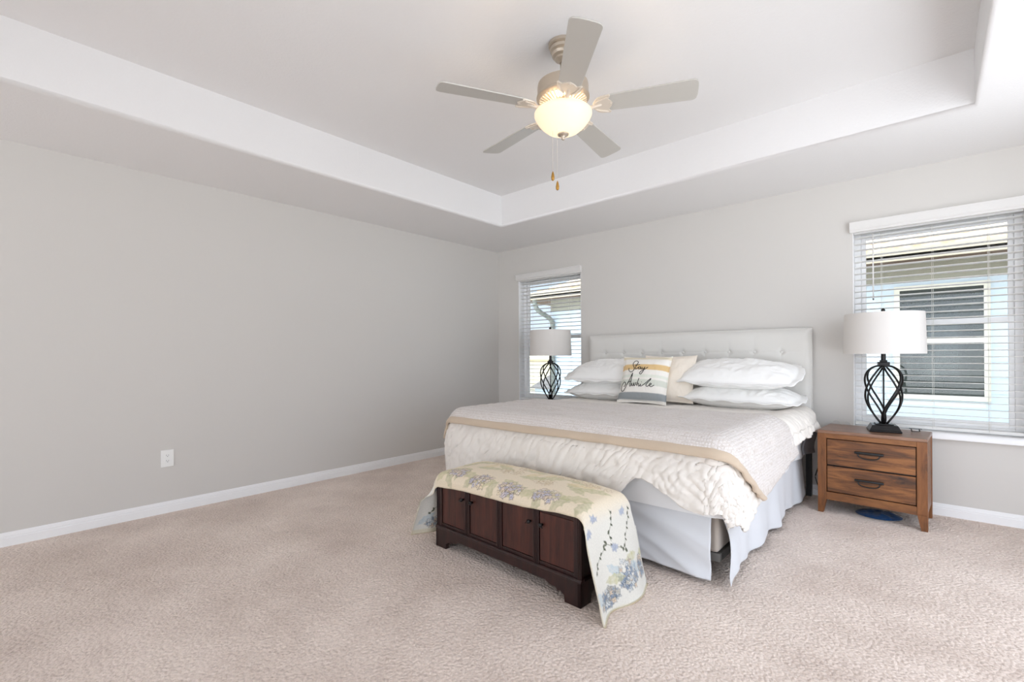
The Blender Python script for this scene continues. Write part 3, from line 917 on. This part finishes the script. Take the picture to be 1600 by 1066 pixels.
# lettering, traced as pen strokes (u right 0..1, v down 0..1 on the cushion front)
def zp(x, y):   # from enlarged photo coordinates to cushion u, v
    v = 0.5
    for _ in range(8):
        xl = 318 + (240 - 318) * v; xr = 1005 + (925 - 1005) * v
        u = (x - xl) / (xr - xl)
        yt = 205 - 30 * u; yb = 745 + 25 * u
        v = (y - yt) / (yb - yt)
    return 0.49 + (u - 0.47) * 0.94, 0.47 + (v - 0.47) * 0.97
strokes = [
    [(548, 300), (545, 275), (520, 262), (490, 270), (470, 300), (474, 332), (494, 362), (490, 395), (462, 415), (428, 412), (404, 392), (408, 366)],
    [(545, 296), (520, 345), (512, 372), (524, 380), (545, 368), (566, 350)],
    [(500, 328), (535, 322), (580, 314)],
    [(598, 350), (578, 346), (564, 360), (566, 376), (582, 374), (598, 352), (596, 372), (606, 378), (620, 366)],
    [(622, 350), (620, 370), (634, 376), (650, 362), (660, 346)],
    [(660, 346), (648, 382), (626, 424), (602, 444), (586, 436), (592, 416), (630, 392), (672, 372), (704, 348)],
    [(482, 408), (446, 462), (404, 524), (372, 566), (338, 606), (306, 624), (284, 606), (282, 572), (300, 536), (328, 516), (354, 520), (360, 544), (344, 566), (324, 562)],
    [(482, 408), (470, 450), (452, 504), (438, 548), (440, 570), (456, 562)],
    [(396, 520), (424, 512), (462, 510)],
    [(456, 562), (470, 528), (468, 554), (478, 566), (494, 552), (504, 528), (502, 554), (512, 566), (526, 550), (534, 528), (544, 530)],
    [(578, 470), (566, 510), (548, 566)],
    [(544, 556), (560, 536), (576, 536), (576, 554), (578, 568), (594, 562), (610, 542)],
    [(610, 542), (602, 560), (610, 568), (628, 560)],
    [(628, 560), (672, 534), (722, 494), (754, 470), (752, 482), (724, 510), (694, 540), (686, 562), (702, 568), (726, 556)],
    [(726, 556), (752, 548), (764, 534), (752, 528), (738, 540), (738, 560), (756, 570), (780, 560), (804, 548)],
    [(618, 520), (624, 516)],
]
xg, yg, ztg, _ = pillow_geo(CW, CHh, CT, 0.012, 31)
def surf(u, v):
    uu, vv = u * 2 - 1, 1 - v * 2
    i = np.clip((uu + 1) / 2 * (xg.shape[0] - 1), 0, xg.shape[0] - 1.001); j = np.clip((vv + 1) / 2 * (xg.shape[1] - 1), 0, xg.shape[1] - 1.001)
    i0, j0 = int(i), int(j); fi, fj = i - i0, j - j0
    bl = lambda A: (A[i0, j0] * (1 - fi) * (1 - fj) + A[i0 + 1, j0] * fi * (1 - fj) + A[i0, j0 + 1] * (1 - fi) * fj + A[i0 + 1, j0 + 1] * fi * fj)
    return Vector((bl(xg), bl(yg), bl(ztg) + 0.0012))
def catmull(pts, k=6):
    if len(pts) < 3:
        return [tuple(np.array(pts[0]) + (np.array(pts[-1]) - np.array(pts[0])) * q / 4) for q in range(5)]
    out = []
    p = [pts[0]] + list(pts) + [pts[-1]]
    for i in range(1, len(p) - 2):
        p0, p1, p2, p3 = [np.array(q, float) for q in p[i - 1:i + 3]]
        for s_ in range(k):
            t_ = s_ / k
            out.append(tuple(0.5 * (2 * p1 + (p2 - p0) * t_ + (2 * p0 - 5 * p1 + 4 * p2 - p3) * t_ ** 2 + (3 * p1 - p0 - 3 * p2 + p3) * t_ ** 3)))
    out.append(tuple(pts[-1]))
    return out
g = G()
for st in strokes:
    pts = [surf(*zp(q[0], q[1] + (16 if min(p_[1] for p_ in st) > 400 and st[0] != (660, 346) else -6))) for q in catmull(st)]
    g.tube(pts, 0.0029, 6)
o = obj('lettering', g, M['ink'], cu, smooth=True)
o['label'] = 'black script words Stay Awhile'

# ------------------------------------------------------------------ blanket chest with tapestry cover
CHX, CHY, CRZ = 2.475, -2.435, rad(-1.9)
CL, CD, CHT = 1.03, 0.38, 0.415
ch = thing('blanket_chest', 'dark mahogany bench chest with bracket feet at the foot of the bed', 'chest', (CHX, CHY, 0), CRZ)
hl, hd = CL / 2, CD / 2
obj('carcass', G().box(-hl + 0.012, hl - 0.012, -hd + 0.022, hd - 0.01, 0.11, CHT - 0.02), M['mahD'], ch, bevel=0.003)
obj('lid', G().box(-hl + 0.012, hl - 0.012, -hd + 0.004, hd - 0.01, CHT - 0.022, CHT), M['mahD'], ch, bevel=0.006)
# plinth with bracket feet
pz = [(-hl - 0.006, 0), (-hl + 0.085, 0), (-hl + 0.088, 0.030), (-hl + 0.110, 0.044), (-hl + 0.125, 0.036), (-hl + 0.135, 0.050), (-hl + 0.170, 0.052), (-hl + 0.200, 0.066),
      (hl - 0.200, 0.066), (hl - 0.170, 0.052), (hl - 0.135, 0.050), (hl - 0.125, 0.036), (hl - 0.110, 0.044), (hl - 0.088, 0.030), (hl - 0.085, 0), (hl + 0.006, 0), (hl + 0.006, 0.112), (-hl - 0.006, 0.112)]
g = G(); g.prism(pz, 'y', -hd - 0.010, -hd + 0.014)
pl_ = obj('plinth', g, M['mahD'], ch, bevel=0.003)
for s_ in (-1, 1):
    g = G()
    ps = [(-hd - 0.010, 0), (-hd + 0.07, 0), (-hd + 0.075, 0.04), (-hd + 0.12, 0.066), (hd - 0.12, 0.066), (hd - 0.075, 0.04), (hd - 0.07, 0), (hd, 0), (hd, 0.112), (-hd - 0.010, 0.112)]
    xa = s_ * hl
    g.prism(ps, 'x', min(xa, xa + s_ * 0.006) - (0.014 if s_ > 0 else 0), max(xa, xa + s_ * 0.006) + (0.014 if s_ < 0 else 0))
    obj('plinth_side', g, M['mahD'], pl_, bevel=0.003)
obj('plinth_moulding', G().prism([(-hd - 0.012, 0.108), (-hd - 0.012, 0.116), (-hd - 0.004, 0.124), (-hd + 0.02, 0.124), (-hd + 0.02, 0.108)], 'x', -hl - 0.008, hl + 0.008), M['mahD'], pl_, bevel=0.002)
# face frame
g = G()
cols = [-hl + 0.006, -0.252, 0.0, 0.252, hl - 0.006]
sw = 0.020
z0, z1 = 0.122, CHT - 0.022
g.box(-hl + 0.002, hl - 0.002, -hd + 0.004, -hd + 0.024, z0, z0 + 0.018); g.box(-hl + 0.002, hl - 0.002, -hd + 0.004, -hd + 0.024, z1 - 0.018, z1)
for q in cols:
    e_ = 0.012 if abs(q) > 0.3 else 0
    g.box(max(q - sw - e_, -hl + 0.002), min(q + sw + e_, hl - 0.002), -hd, -hd + 0.024, z0, z1)
    for k in (-0.009, 0.0, 0.009):
        g.box(q + k - 0.002, q + k + 0.002, -hd - 0.003, -hd + 0.004, z0, z1)
obj('face_frame', g, M['mahD'], ch, bevel=0.002)
for i in range(4):
    a_, b_ = cols[i] + sw + (0.014 if i == 0 else 0.002), cols[i + 1] - sw - (0.014 if i == 3 else 0.002)
    d_ = obj('door', G().box(a_, b_, -hd + 0.006, -hd + 0.020, z0 + 0.020, z1 - 0.020), M['mahP'], ch, bevel=0.002)
    kx = b_ - 0.016 if i % 2 == 0 else a_ + 0.016
    g = G(); g.lathe([(0.006, 0), (0.005, 0.008), (0.010, 0.014), (0.011, 0.019), (0.005, 0.024)], 14)
    g.move(Matrix.Translation((kx, -hd + 0.006, 0.315)) @ Matrix.Rotation(rad(90), 4, 'X'))
    g.tube([(kx - 0.008, -hd - 0.012, 0.312), (kx + (0.016 if i % 2 else -0.016), -hd - 0.014, 0.306)], 0.003, 6)
    obj('knob', g, M['bronze'], d_, smooth=True)

# tapestry cover, painted cell by cell
NS, NT_ = 560, 190
U, V = cloth_grid(NS, NT_)
lL, lR = 0.40, 0.475
tF, tB = 0.055, 0.075
s = -hl - lL + U * (CL + lL + lR)
frF = 0.072 - 0.045 * np.clip((s + hl) / CL, 0, 1) + 0.004 * np.sin(s * 9 + 0.6)
tt = -hd - frF + V * (CD + frF + tB)
r = 0.035
def fold(q, lo, hi, r):
    c0, c1 = lo + r, hi - r
    sx = np.where(q > c1, q - c1, np.where(q < c0, q - c0, 0.0))
    d = np.abs(sx); th_ = np.clip(d / r, 0, np.pi / 2); ex = np.maximum(d - np.pi / 2 * r, 0)
    return np.clip(q, c0, c1) + np.sign(sx) * r * np.sin(th_), r * (1 - np.cos(th_)) + ex, np.sign(sx), ex
topz = CHT + 0.012
xx, dz1, sg, ex1 = fold(s, -hl - 0.020, hl + 0.030, 0.05)
yy, dz2, sg2, ex2 = fold(tt, -hd - 0.014, hd + 0.008, r)
onend = sstep(-0.02, 0.13, ex1 - 0.02 * (ex1 <= 0))
z = topz - dz1 - dz2 * (1 - onend) + 0.045 * (1 - np.clip(np.abs(tt + 0.0) / (hd + 0.02), 0, 1) ** 4) * (1 - np.clip(np.abs(s) / (hl + 0.03), 0, 1) ** 6) * (0.65 + 0.35 * np.clip((tt + hd) / (2 * hd), 0, 1))
# ends: the cloth keeps its full width when it hangs, and swings outwards
yend = np.clip(tt, -hd - 0.07, hd + 0.012)
yy = yy * (1 - onend) + (yend * 1.0) * onend
swing = ex1 * np.where(sg > 0, 0.26, 0.30) + 0.018 * np.sin(tt * 17 + 0.8) * np.clip(ex1 / 0.3, 0, 1) * 1.3
frontfold = np.exp(-((tt + hd + 0.03) / 0.08) ** 2)
xx = xx + sg * swing + sg * 0.035 * frontfold * np.clip(ex1 / 0.3, 0, 1)
yy = yy - np.where(sg > 0, 1, 0.4) * 0.035 * frontfold * np.clip(ex1 / 0.35, 0, 1)
z = z + np.where(ex1 > 0, ex1 * 0.04, 0)
z += 0.003 * noise(s * 9, tt * 9, 41) * (1 - onend)
z = np.maximum(z, 0.006 + 0.004 * np.sin(tt * 30))
P = np.stack([xx, yy, z], -1)
# pattern
colr = np.empty(s.shape + (3,))
topc = np.array(lin(226, 212, 188)[:3]); endc = np.array(lin(214, 211, 202)[:3])
wt = sstep(hl - 0.02, hl + 0.10, np.abs(s))[..., None]
colr[:] = topc * (1 - wt) + endc * wt
def paint(mask, c_):
    k = np.clip(mask, 0, 1)[..., None]
    colr[:] = colr * (1 - k) + np.array(lin(*c_)[:3]) * k
grain = noise(s * 160, tt * 160, 50)
rng = random.Random(5)
def leaf(cs, ct, ang, ln, wdh, c_, alpha=0.75):
    du, dv = rot2(s - cs, tt - ct, ang)
    body = 1 - (du / ln) ** 2 - (np.abs(dv) / wdh) * (1 + 0.5 * np.abs(np.sin(du / ln * 6)))
    paint(sstep(0.0, 0.15, body) * alpha * (0.8 + 0.4 * noise(s * 60, tt * 60, 51)), c_)
def cluster(cs, ct, rs, rt_, pal, nfl, outline, seed):
    rg = random.Random(seed)
    for _ in range(nfl):
        a_ = rg.random() * 6.283; q = math.sqrt(rg.random())
        x0_, y0_ = cs + rs * q * math.cos(a_), ct + rt_ * q * math.sin(a_)
        rr_ = 0.010 + 0.006 * rg.random(); ph = rg.random() * 6
        dx_, dy_ = s - x0_, tt - y0_
        dd = np.hypot(dx_, dy_); an = np.arctan2(dy_, dx_)
        rad_ = rr_ * (0.72 + 0.28 * np.cos(4 * an + ph))
        paint((1 - sstep(0.85, 1.25, dd / (rad_ * 1.22))) * 0.55, outline)
        paint(1 - sstep(0.7, 1.0, dd / rad_), pal[rg.randrange(len(pal))])
        paint((1 - sstep(0.6, 1.0, dd / (rr_ * 0.25))) * 0.8, outline)
sage = (186, 182, 140); olive = (160, 162, 122); pale = (234, 224, 208)
for q, c0, an in ((-0.40, -0.10, 20), (-0.28, -0.14, -15), (-0.12, -0.17, 10), (0.04, -0.13, 160), (0.20, -0.16, 15), (0.33, -0.13, -12), (0.44, -0.11, 25), (-0.46, -0.16, 60)):
    leaf(q, c0, an, 0.085, 0.045, sage); leaf(q + 0.06, c0 - 0.04, an + 60, 0.07, 0.035, olive, 0.6)
for q, c0, an in ((-0.36, 0.10, 10), (-0.18, 0.06, -20), (0.0, 0.10, 5), (0.17, 0.05, 25), (0.30, 0.09, -10), (0.43, 0.03, 30), (-0.44, 0.03, 80), (0.08, 0.0, 10), (-0.26, 0.0, 15), (0.36, -0.01, -30)):
    leaf(q, c0, an, 0.10, 0.04, sage, 0.8); leaf(q - 0.03, c0 + 0.045, an + 40, 0.06, 0.03, (214, 196, 150), 0.7)
warm = [(236, 224, 206), (226, 206, 190), (216, 206, 208), (232, 216, 184)]
for i, (q, c0) in enumerate(((-0.375, -0.135), (-0.165, -0.155), (0.06, -0.17), (0.29, -0.15))):
    cluster(q, c0, 0.075, 0.050, warm + [(196, 194, 206)], 52, (112, 96, 88), 60 + i)
for i, (q, c0) in enumerate(((-0.30, 0.13), (-0.05, 0.12), (0.22, 0.12), (0.40, 0.10), (-0.1, 0.02), (0.18, -0.02))):
    cluster(q, c0, 0.08, 0.035, [(234, 222, 196), (224, 208, 178), (238, 230, 212)], 34, (176, 152, 116), 80 + i)
cool = [(150, 160, 172), (128, 142, 160), (190, 184, 170), (212, 190, 164), (204, 206, 204)]
for sd in (1, -1):
    e0 = hl + (0.33 if sd > 0 else 0.27)
    for i, (q, c0, rs_, rt_) in enumerate(((e0, 0.02, 0.065, 0.075), (e0 + 0.06, -0.12, 0.035, 0.06), (e0 + 0.02, 0.17, 0.05, 0.04))):
        leaf(sd * (q - 0.06), c0 + 0.06, 90, 0.06, 0.03, sage); leaf(sd * (q - 0.03), c0 - 0.07, 50, 0.06, 0.03, (176, 190, 196), 0.8)
        cluster(sd * q, c0, rs_, rt_, cool, 60, (96, 104, 112), 100 + i + (10 if sd < 0 else 0))
    # vine with little dark leaves and sprigs
    for (pa, pb, n_) in (((0.06, 0.16), (0.24, 0.05), 9), ((0.24, 0.05), (0.16, -0.08), 7), ((0.16, -0.08), (0.27, -0.17), 8), ((0.04, 0.0), (0.17, -0.03), 5)):
        for k in range(60):
            f_ = k / 59
            ps, pt = pa[0] + (pb[0] - pa[0]) * f_, pa[1] + (pb[1] - pa[1]) * f_ + 0.015 * math.sin(f_ * 6)
            paint((1 - sstep(0.5, 1.0, np.hypot(s - sd * (hl + ps), tt - pt) / 0.0026)) * 0.8, (122, 124, 104))
        for k in range(n_):
            f_ = (k + 0.5) / n_
            ps, pt = pa[0] + (pb[0] - pa[0]) * f_, pa[1] + (pb[1] - pa[1]) * f_ + 0.015 * math.sin(f_ * 6)
            leaf(sd * (hl + ps), pt + 0.006 * (-1) ** k, 40 * (-1) ** k, 0.011, 0.007, (84, 88, 72), 1.4)
    for ps, pt in ((0.05, -0.13), (0.10, -0.19), (0.20, -0.02), (0.07, 0.10)):
        cluster(sd * (hl + ps), pt, 0.010, 0.016, [(172, 178, 192)], 5, (150, 156, 170), int(ps * 1000))
# border stripe on the ends
ed = sstep(0, 0.01, np.abs(s) - (hl + np.where(s > 0, lR, lL) - 0.035))
paint(ed * 0.6, (206, 196, 166))
paint((np.abs(s) > hl + np.where(s > 0, lR, lL) - 0.006) * 1.0, (188, 172, 140))
paint((tt < -hd - frF + 0.006) * 0.5, (196, 182, 150))
colr *= (1 + 0.07 * grain)[..., None]
tp = grid_obj('tapestry_cover', P, M['tapestry'], solid=0.005, col=colr, loc=(CHX, CHY, 0.0))
tp.rotation_euler = (0, 0, CRZ)
tag(tp, 'floral tapestry cloth draped over the dark chest, hanging to the floor at its ends', 'tapestry')

# ------------------------------------------------------------------ nightstands
def nightstand(loc, rz, label):
    t = thing('nightstand', label, 'nightstand', loc, rz, 'rustic wooden nightstands')
    w2, d0, d1, H = 0.295, -0.205, 0.195, 0.582
    obj('top', G().box(-w2, w2, d0, d1, H - 0.022, H), M['oakT'], t, bevel=0.003)
    for s_ in (-1, 1):
        # tapered front and back posts
        for nm, ya, yb in (('leg', d0, d0 + 0.05), ('leg', d1 - 0.05, d1)):
            xo, xi = s_ * w2, s_ * (w2 - 0.052)
            xi2 = s_ * (w2 - 0.032)
            lo, hi = (xo, xi) if s_ < 0 else (xi, xo)
            lo2, hi2 = (xo, xi2) if s_ < 0 else (xi2, xo)
            g = G()
            g.hexa([(lo, ya, 0.10), (hi, ya, 0.10), (hi, yb, 0.10), (lo, yb, 0.10)], [(lo, ya, H - 0.022), (hi, ya, H - 0.022), (hi, yb, H - 0.022), (lo, yb, H - 0.022)])
            g.hexa([(lo2, ya, 0), (hi2, ya, 0), (hi2, yb - 0.012, 0), (lo2, yb - 0.012, 0)], [(lo, ya, 0.10), (hi, ya, 0.10), (hi, yb, 0.10), (lo, yb, 0.10)])
            obj(nm, g, M['oakV'], t, bevel=0.002)
        xa, xb = sorted((s_ * (w2 - 0.004), s_ * (w2 - 0.022)))
        obj('side_panel', G().box(xa, xb, d0 + 0.05, d1 - 0.05, 0.098, H - 0.022), M['oakH'], t)
    xi = w2 - 0.052
    obj('top_rail', G().box(-xi, xi, d0 + 0.002, d0 + 0.03, 0.527, H - 0.022), M['oakH'], t, bevel=0.001)
    obj('bottom_rail', G().box(-xi, xi, d0 + 0.002, d0 + 0.03, 0.096, 0.150), M['oakH'], t, bevel=0.001)
    obj('back_panel', G().box(-xi, xi, d1 - 0.03, d1 - 0.015, 0.096, H - 0.022), M['oakH'], t)
    obj('drawer_gap_shade', G().box(-xi, xi, d0 + 0.03, d0 + 0.036, 0.150, 0.527), M['black'], t)  # black sheet standing in for the shade in the drawer gaps
    for za, zb in ((0.343, 0.521), (0.156, 0.333)):
        dr = obj('drawer', G().box(-xi + 0.004, xi - 0.004, d0 + 0.006, d0 + 0.028, za, zb), M['oakD'], t, bevel=0.0025)
        g = G(); zc = (za + zb) / 2 + 0.018; y0 = d0 + 0.006
        g.tube([(-0.075, y0 - 0.010, zc), (-0.070, y0 - 0.013, zc), (0.070, y0 - 0.013, zc), (0.075, y0 - 0.010, zc)], 0.0085, 10)
        g.box(-0.068, -0.052, y0 - 0.008, y0 + 0.002, zc - 0.012, zc + 0.004); g.box(0.052, 0.068, y0 - 0.008, y0 + 0.002, zc - 0.012, zc + 0.004)
        bail = [(0.058 * math.cos(q) * (1 if abs(math.cos(q)) < 1 else 1), y0 - 0.020 - 0.006 * math.sin(q), zc - 0.006 - 0.030 * math.sin(q) ** 0.6) for q in np.linspace(0.02, math.pi - 0.02, 17)]
        g.tube(bail, 0.004, 8)
        obj('pull_handle', g, M['black'], dr, smooth=True, autosmooth=40)
    return t
nightstand((3.845, -0.262, 0), rad(-3.2), 'rustic brown two-drawer nightstand between the bed and the right window')
nightstand((1.005, -0.262, 0), rad(0), 'wooden nightstand behind the bed under the lamp near the room corner')

# ------------------------------------------------------------------ table lamps
def lamp(loc, rz, label):
    t = thing('table_lamp', label, 'lamp', loc, rz, 'twisted cage table lamps')
    g = G()
    g.hexa([(-0.088, -0.088, 0), (0.088, -0.088, 0), (0.088, 0.088, 0), (-0.088, 0.088, 0)], [(-0.088, -0.088, 0.012), (0.088, -0.088, 0.012), (0.088, 0.088, 0.012), (-0.088, 0.088, 0.012)])
    g.hexa([(-0.086, -0.086, 0.012), (0.086, -0.086, 0.012), (0.086, 0.086, 0.012), (-0.086, 0.086, 0.012)], [(-0.070, -0.070, 0.046), (0.070, -0.070, 0.046), (0.070, 0.070, 0.046), (-0.070, 0.070, 0.046)])
    g.box(-0.05, 0.05, -0.05, 0.05, 0.044, 0.054)
    obj('base', g, M['bronze'], t, bevel=0.003)
    nrod = 8
    for sgn in (1, -1):
        for k in range(4):
            pts = []
            a0 = 2 * math.pi * k / 4 + (0.35 if sgn > 0 else 0.75)
            for q in np.concatenate([np.linspace(0, 0.9, 36), np.linspace(0.91, 1, 14)]):
                zz = 0.054 + 0.398 * q
                qp = 0.63
                f_ = math.sin(math.pi / 2 * q / qp) ** 0.95 if q < qp else max(0.0, 1 - ((q - qp) / (1 - qp)) ** 2.3) ** 0.5
                rr = 0.018 + 0.100 * f_
                a_ = a0 + sgn * 1.7 * (q - 0.5)
                pts.append((rr * math.cos(a_), rr * math.sin(a_), zz))
            g = G(); g.tube(pts, 0.0062, 8)
            obj('cage_rod', g, M['bronze'], t, smooth=True)
    g = G(); g.lathe([(0.005, 0.05), (0.005, 0.46)], 12)
    obj('stem', g, M['bronze'], t, smooth=True)
    g = G(); g.box(-0.032, 0.032, -0.032, 0.032, 0.448, 0.478); g.box(-0.02, 0.02, -0.02, 0.02, 0.478, 0.492)
    obj('cap', g, M['bronze'], t, bevel=0.003)
    g = G(); g.lathe([(0.014, 0.49), (0.014, 0.56), (0.006, 0.565), (0.006, 0.80)], 16)
    obj('socket', g, M['bronze'], t, smooth=True, autosmooth=40)
    z0, z1 = 0.535, 0.815
    pr = [(0.229, z0), (0.230, z0 + 0.006), (0.222, z1 - 0.006), (0.221, z1), (0.2185, z1), (0.2195, z1 - 0.006), (0.2275, z0 + 0.006), (0.2265, z0)]
    sh = obj('lamp_shade', G().lathe(pr + [pr[0]], 72, cap=False), M['shade'], t, smooth=True, autosmooth=35)
    g = G()
    for k in range(3):
        a_ = 2 * math.pi * k / 3
        g.tube([(0, 0, z1 - 0.012), (0.2195 * math.cos(a_), 0.2195 * math.sin(a_), z1 - 0.012)], 0.002, 6)
    obj('shade_spider', g, M['bronze'], sh)
    obj('finial', G().lathe([(0.005, 0.80), (0.012, 0.812), (0.005, 0.820), (0.011, 0.828), (0.013, 0.836), (0.009, 0.846), (0.003, 0.850)], 16), M['bronze'], t, smooth=True)
    return t
lamp((3.90, -0.25, 0.583), rad(10), 'cage lamp with white drum shade on the wooden nightstand by the right window')
lamp((1.018, -0.25, 0.583), rad(35), 'cage lamp with white drum shade in front of the window near the room corner')

# ------------------------------------------------------------------ small things
# white cable loops behind the nightstand
g = G(); g.tube([(3.60 + 0.03 * math.cos(q), -0.035, 0.565 + 0.045 * math.sin(q)) for q in np.linspace(-0.6, math.pi + 0.6, 20)], 0.0025, 6)
g.move(Matrix.Translation((-3.60, 0.035, -0.53)))
tag(obj('cable_loop', g, M['cable_w'], loc=(3.60, -0.035, 0.53), smooth=True), 'pale cable loop poking up behind the nightstand, nearer the bed', 'cable', 'cable loops')
g = G(); g.tube([(0.03 * math.cos(q), 0, 0.035 + 0.04 * math.sin(q)) for q in np.linspace(-0.6, math.pi + 0.6, 20)], 0.0025, 6)
tag(obj('cable_loop', g, M['cable_w'], loc=(3.665, -0.035, 0.53), smooth=True), 'pale cable loop poking up behind the nightstand, nearer the lamp', 'cable', 'cable loops')
# black power cord behind the bed leg
pts = catmull([(3.46, -0.045, 0.16), (3.47, -0.03, 0.20), (3.49, -0.03, 0.25), (3.53, -0.03, 0.30)], 6)
pts2 = catmull([(3.46, -0.05, 0.155), (3.475, -0.05, 0.10), (3.50, -0.05, 0.04), (3.56, -0.04, 0.012)], 6)
g = G(); g.tube(pts, 0.004, 6); g.tube(pts2, 0.003, 6)
g.move(Matrix.Translation((-3.45, 0.04, 0)))
tag(obj('power_cord', g, M['cable'], loc=(3.45, -0.04, 0), smooth=True), 'black power cord along the wall between bed leg and nightstand', 'cord')
# blue cloth pushed under the nightstand
U, V = cloth_grid(60, 40)
u = U * 2 - 1; v = V * 2 - 1
ed = np.clip(1 - (u ** 2 + v ** 2), 0, 1)
rr = 0.5
P = np.stack([u * 0.13 * np.sqrt(1 - v ** 2 / 2), v * 0.11 * np.sqrt(1 - u ** 2 / 2), 0.004 + 0.028 * np.clip(1 - (np.abs(u) ** 3), 0, 1) * np.clip(1 - np.abs(v) ** 3, 0, 1) * (0.75 + 0.4 * noise(u * 3, v * 3, 71))], -1)
P[..., 2] = np.maximum(P[..., 2], 0.004)
tag(grid_obj('blue_cloth', P, M['blue'], loc=(3.87, -0.29, 0)), 'crumpled blue cloth on the carpet underneath the wooden nightstand', 'cloth')
# small black wire object on the nightstand
g = G()
g.tube([(-0.034, 0.0, 0.020), (0.034, 0.0, 0.020)], 0.0022, 6)
g.tube([(-0.022, -0.012, 0.003), (-0.024, 0.0, 0.020), (-0.018, 0.012, 0.003)], 0.002, 6)
g.tube([(0.020, -0.012, 0.003), (0.018, 0.0, 0.020), (0.024, 0.012, 0.003)], 0.002, 6)
g.tube([(-0.022, -0.012, 0.003), (0.020, -0.012, 0.003)], 0.002, 6)
tag(obj('wire_clip', g, M['lens'], loc=(4.065, -0.16, 0.583), smooth=True), 'small black wire object lying on the nightstand top beside the lamp', 'clip')

# ------------------------------------------------------------------ outdoors
struct(obj('ground_light_block', G().box(-WT, RX + WT, RY - WT, 0.3, -0.45, -0.13), M['ceil']))  # unseen fill under the house, added to stop glow passing below
struct(obj('ground', G().box(-14, 16, 0.3, 24, -0.45, -0.30), M['grass']))
NY = 4.0; NX0, NX1 = -2.15, 9.0; EZ = 2.34; OV = 0.55
t = thing('neighbour_house', 'pale blue-white house with tiled roof outside the two windows', 'house', (3.0, NY, -0.3))
def hrel(g): return g.move(Matrix.Translation((-3.0, -NY, 0.3)))
obj('house_wall', hrel(G().box(NX0, NX1, NY, NY + 5, -0.3, EZ + 0.02)), M['siding'], t)
g = G()
x0, x1, y0, y1 = NX0 - OV, NX1 + OV, NY - OV, NY + 5 + OV
hr = 1.5; dd = 3.0
g.hexa([(x0, y0, EZ + 0.02), (x1, y0, EZ + 0.02), (x1, y1, EZ + 0.02), (x0, y1, EZ + 0.02)], [(x0 + dd, y0 + dd, EZ + hr), (x1 - dd, y0 + dd, EZ + hr), (x1 - dd, y1 - dd, EZ + hr), (x0 + dd, y1 - dd, EZ + hr)])
rf = obj('roof', hrel(g), M['tile'], t)
g = G()
for k in range(9):   # tile courses
    f_ = k / 9
    d_ = dd * f_
    g.box(x0 + d_, x1 - d_, y0 + d_ - 0.02, y0 + d_ + 0.05, EZ + hr * f_ + 0.0, EZ + hr * f_ + 0.045)
obj('tile_courses', hrel(g), M['tile'], rf)
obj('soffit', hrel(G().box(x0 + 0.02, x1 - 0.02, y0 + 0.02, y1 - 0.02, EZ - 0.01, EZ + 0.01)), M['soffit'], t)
g = G(); g.box(x0 - 0.02, x1 + 0.02, y0 - 0.02, y0 + 0.02, EZ - 0.03, EZ + 0.12); g.box(x0 - 0.02, x0 + 0.02, y0, y1, EZ - 0.03, EZ + 0.12)
obj('fascia', hrel(g), M['fascia'], t)
g = G()
for k in range(12):
    z_ = -0.2 + k * 0.2
    g.box(NX0 - 0.004, NX1, NY - 0.006, NY + 0.01, z_, z_ + 0.012)
obj('siding_laps', hrel(g), M['siding'], t)
g = G()
pts = catmull([(NX0 - 0.06, NY - OV + 0.03, EZ), (NX0 - 0.06, NY - OV + 0.06, EZ - 0.16), (NX0 - 0.02, NY - 0.42, EZ - 0.27), (NX0 + 0.03, NY - 0.14, EZ - 0.40), (NX0 + 0.06, NY - 0.06, EZ - 0.52), (NX0 + 0.06, NY - 0.06, EZ - 0.8), (NX0 + 0.06, NY - 0.06, -0.25)], 8)
g.tube(pts, 0.05, 10)
obj('downspout', hrel(g), M['pipe'], t, smooth=True)
obj('eave_shade_board', hrel(G().box(NX0 - 0.01, NX1, NY - 0.02, NY, 2.10, EZ - 0.01)), M['eave_shade'], t)  # thin board painted as the eave's shade on the wall
# its window
wx0, wx1, wz0, wz1 = 3.76, 4.70, 0.50, 2.03
g = G(); f_ = 0.06
g.box(wx0, wx0 + f_, NY - 0.03, NY + 0.02, wz0, wz1); g.box(wx1 - f_, wx1, NY - 0.03, NY + 0.02, wz0, wz1)
g.box(wx0 + f_, wx1 - f_, NY - 0.03, NY + 0.02, wz0, wz0 + f_); g.box(wx0 + f_, wx1 - f_, NY - 0.03, NY + 0.02, wz1 - f_, wz1); g.box(wx0 + f_, wx1 - f_, NY - 0.025, NY + 0.02, 1.25, 1.31)
wf = obj('house_window', hrel(g), M['cream_frame'], t)
obj('pane', hrel(G().box(wx0 + f_, wx1 - f_, NY - 0.012, NY - 0.004, wz0 + f_, wz1 - f_)), M['dark_glass'], wf)
# house farther away to the left, and a shed roof in front of it
t = thing('distant_house', 'cream house wall low behind the corner lamp in the window view', 'house', (-8.5, 11, -0.3))
obj('house_wall', G().box(-4.0, 3.0, 0, 4, 0, 1.25), M['cream_wall'], t)
g = G(); g.hexa([(-4.2, -0.2, 1.25), (3.2, -0.2, 1.25), (3.2, 4.2, 1.25), (-4.2, 4.2, 1.25)], [(-2.4, 1.9, 1.9), (1.4, 1.9, 1.9), (1.4, 2.1, 1.9), (-2.4, 2.1, 1.9)])
obj('roof', g, M['cream_wall'], t)
t = thing('garden_shed', 'grey roofed shed in front of the cream house, seen past the corner lamp', 'shed', (-5.2, 8.0, -0.3))
obj('shed_wall', G().box(-0.75, 1.4, 0.1, 1.2, 0, 0.35), M['siding'], t)
g = G(); g.prism([(-0.95, 0.30), (1.6, 0.30), (1.6, 0.9), (0.2, 0.9)], 'y', 0.0, 1.3)
obj('roof', g, M['grey_roof'], t)
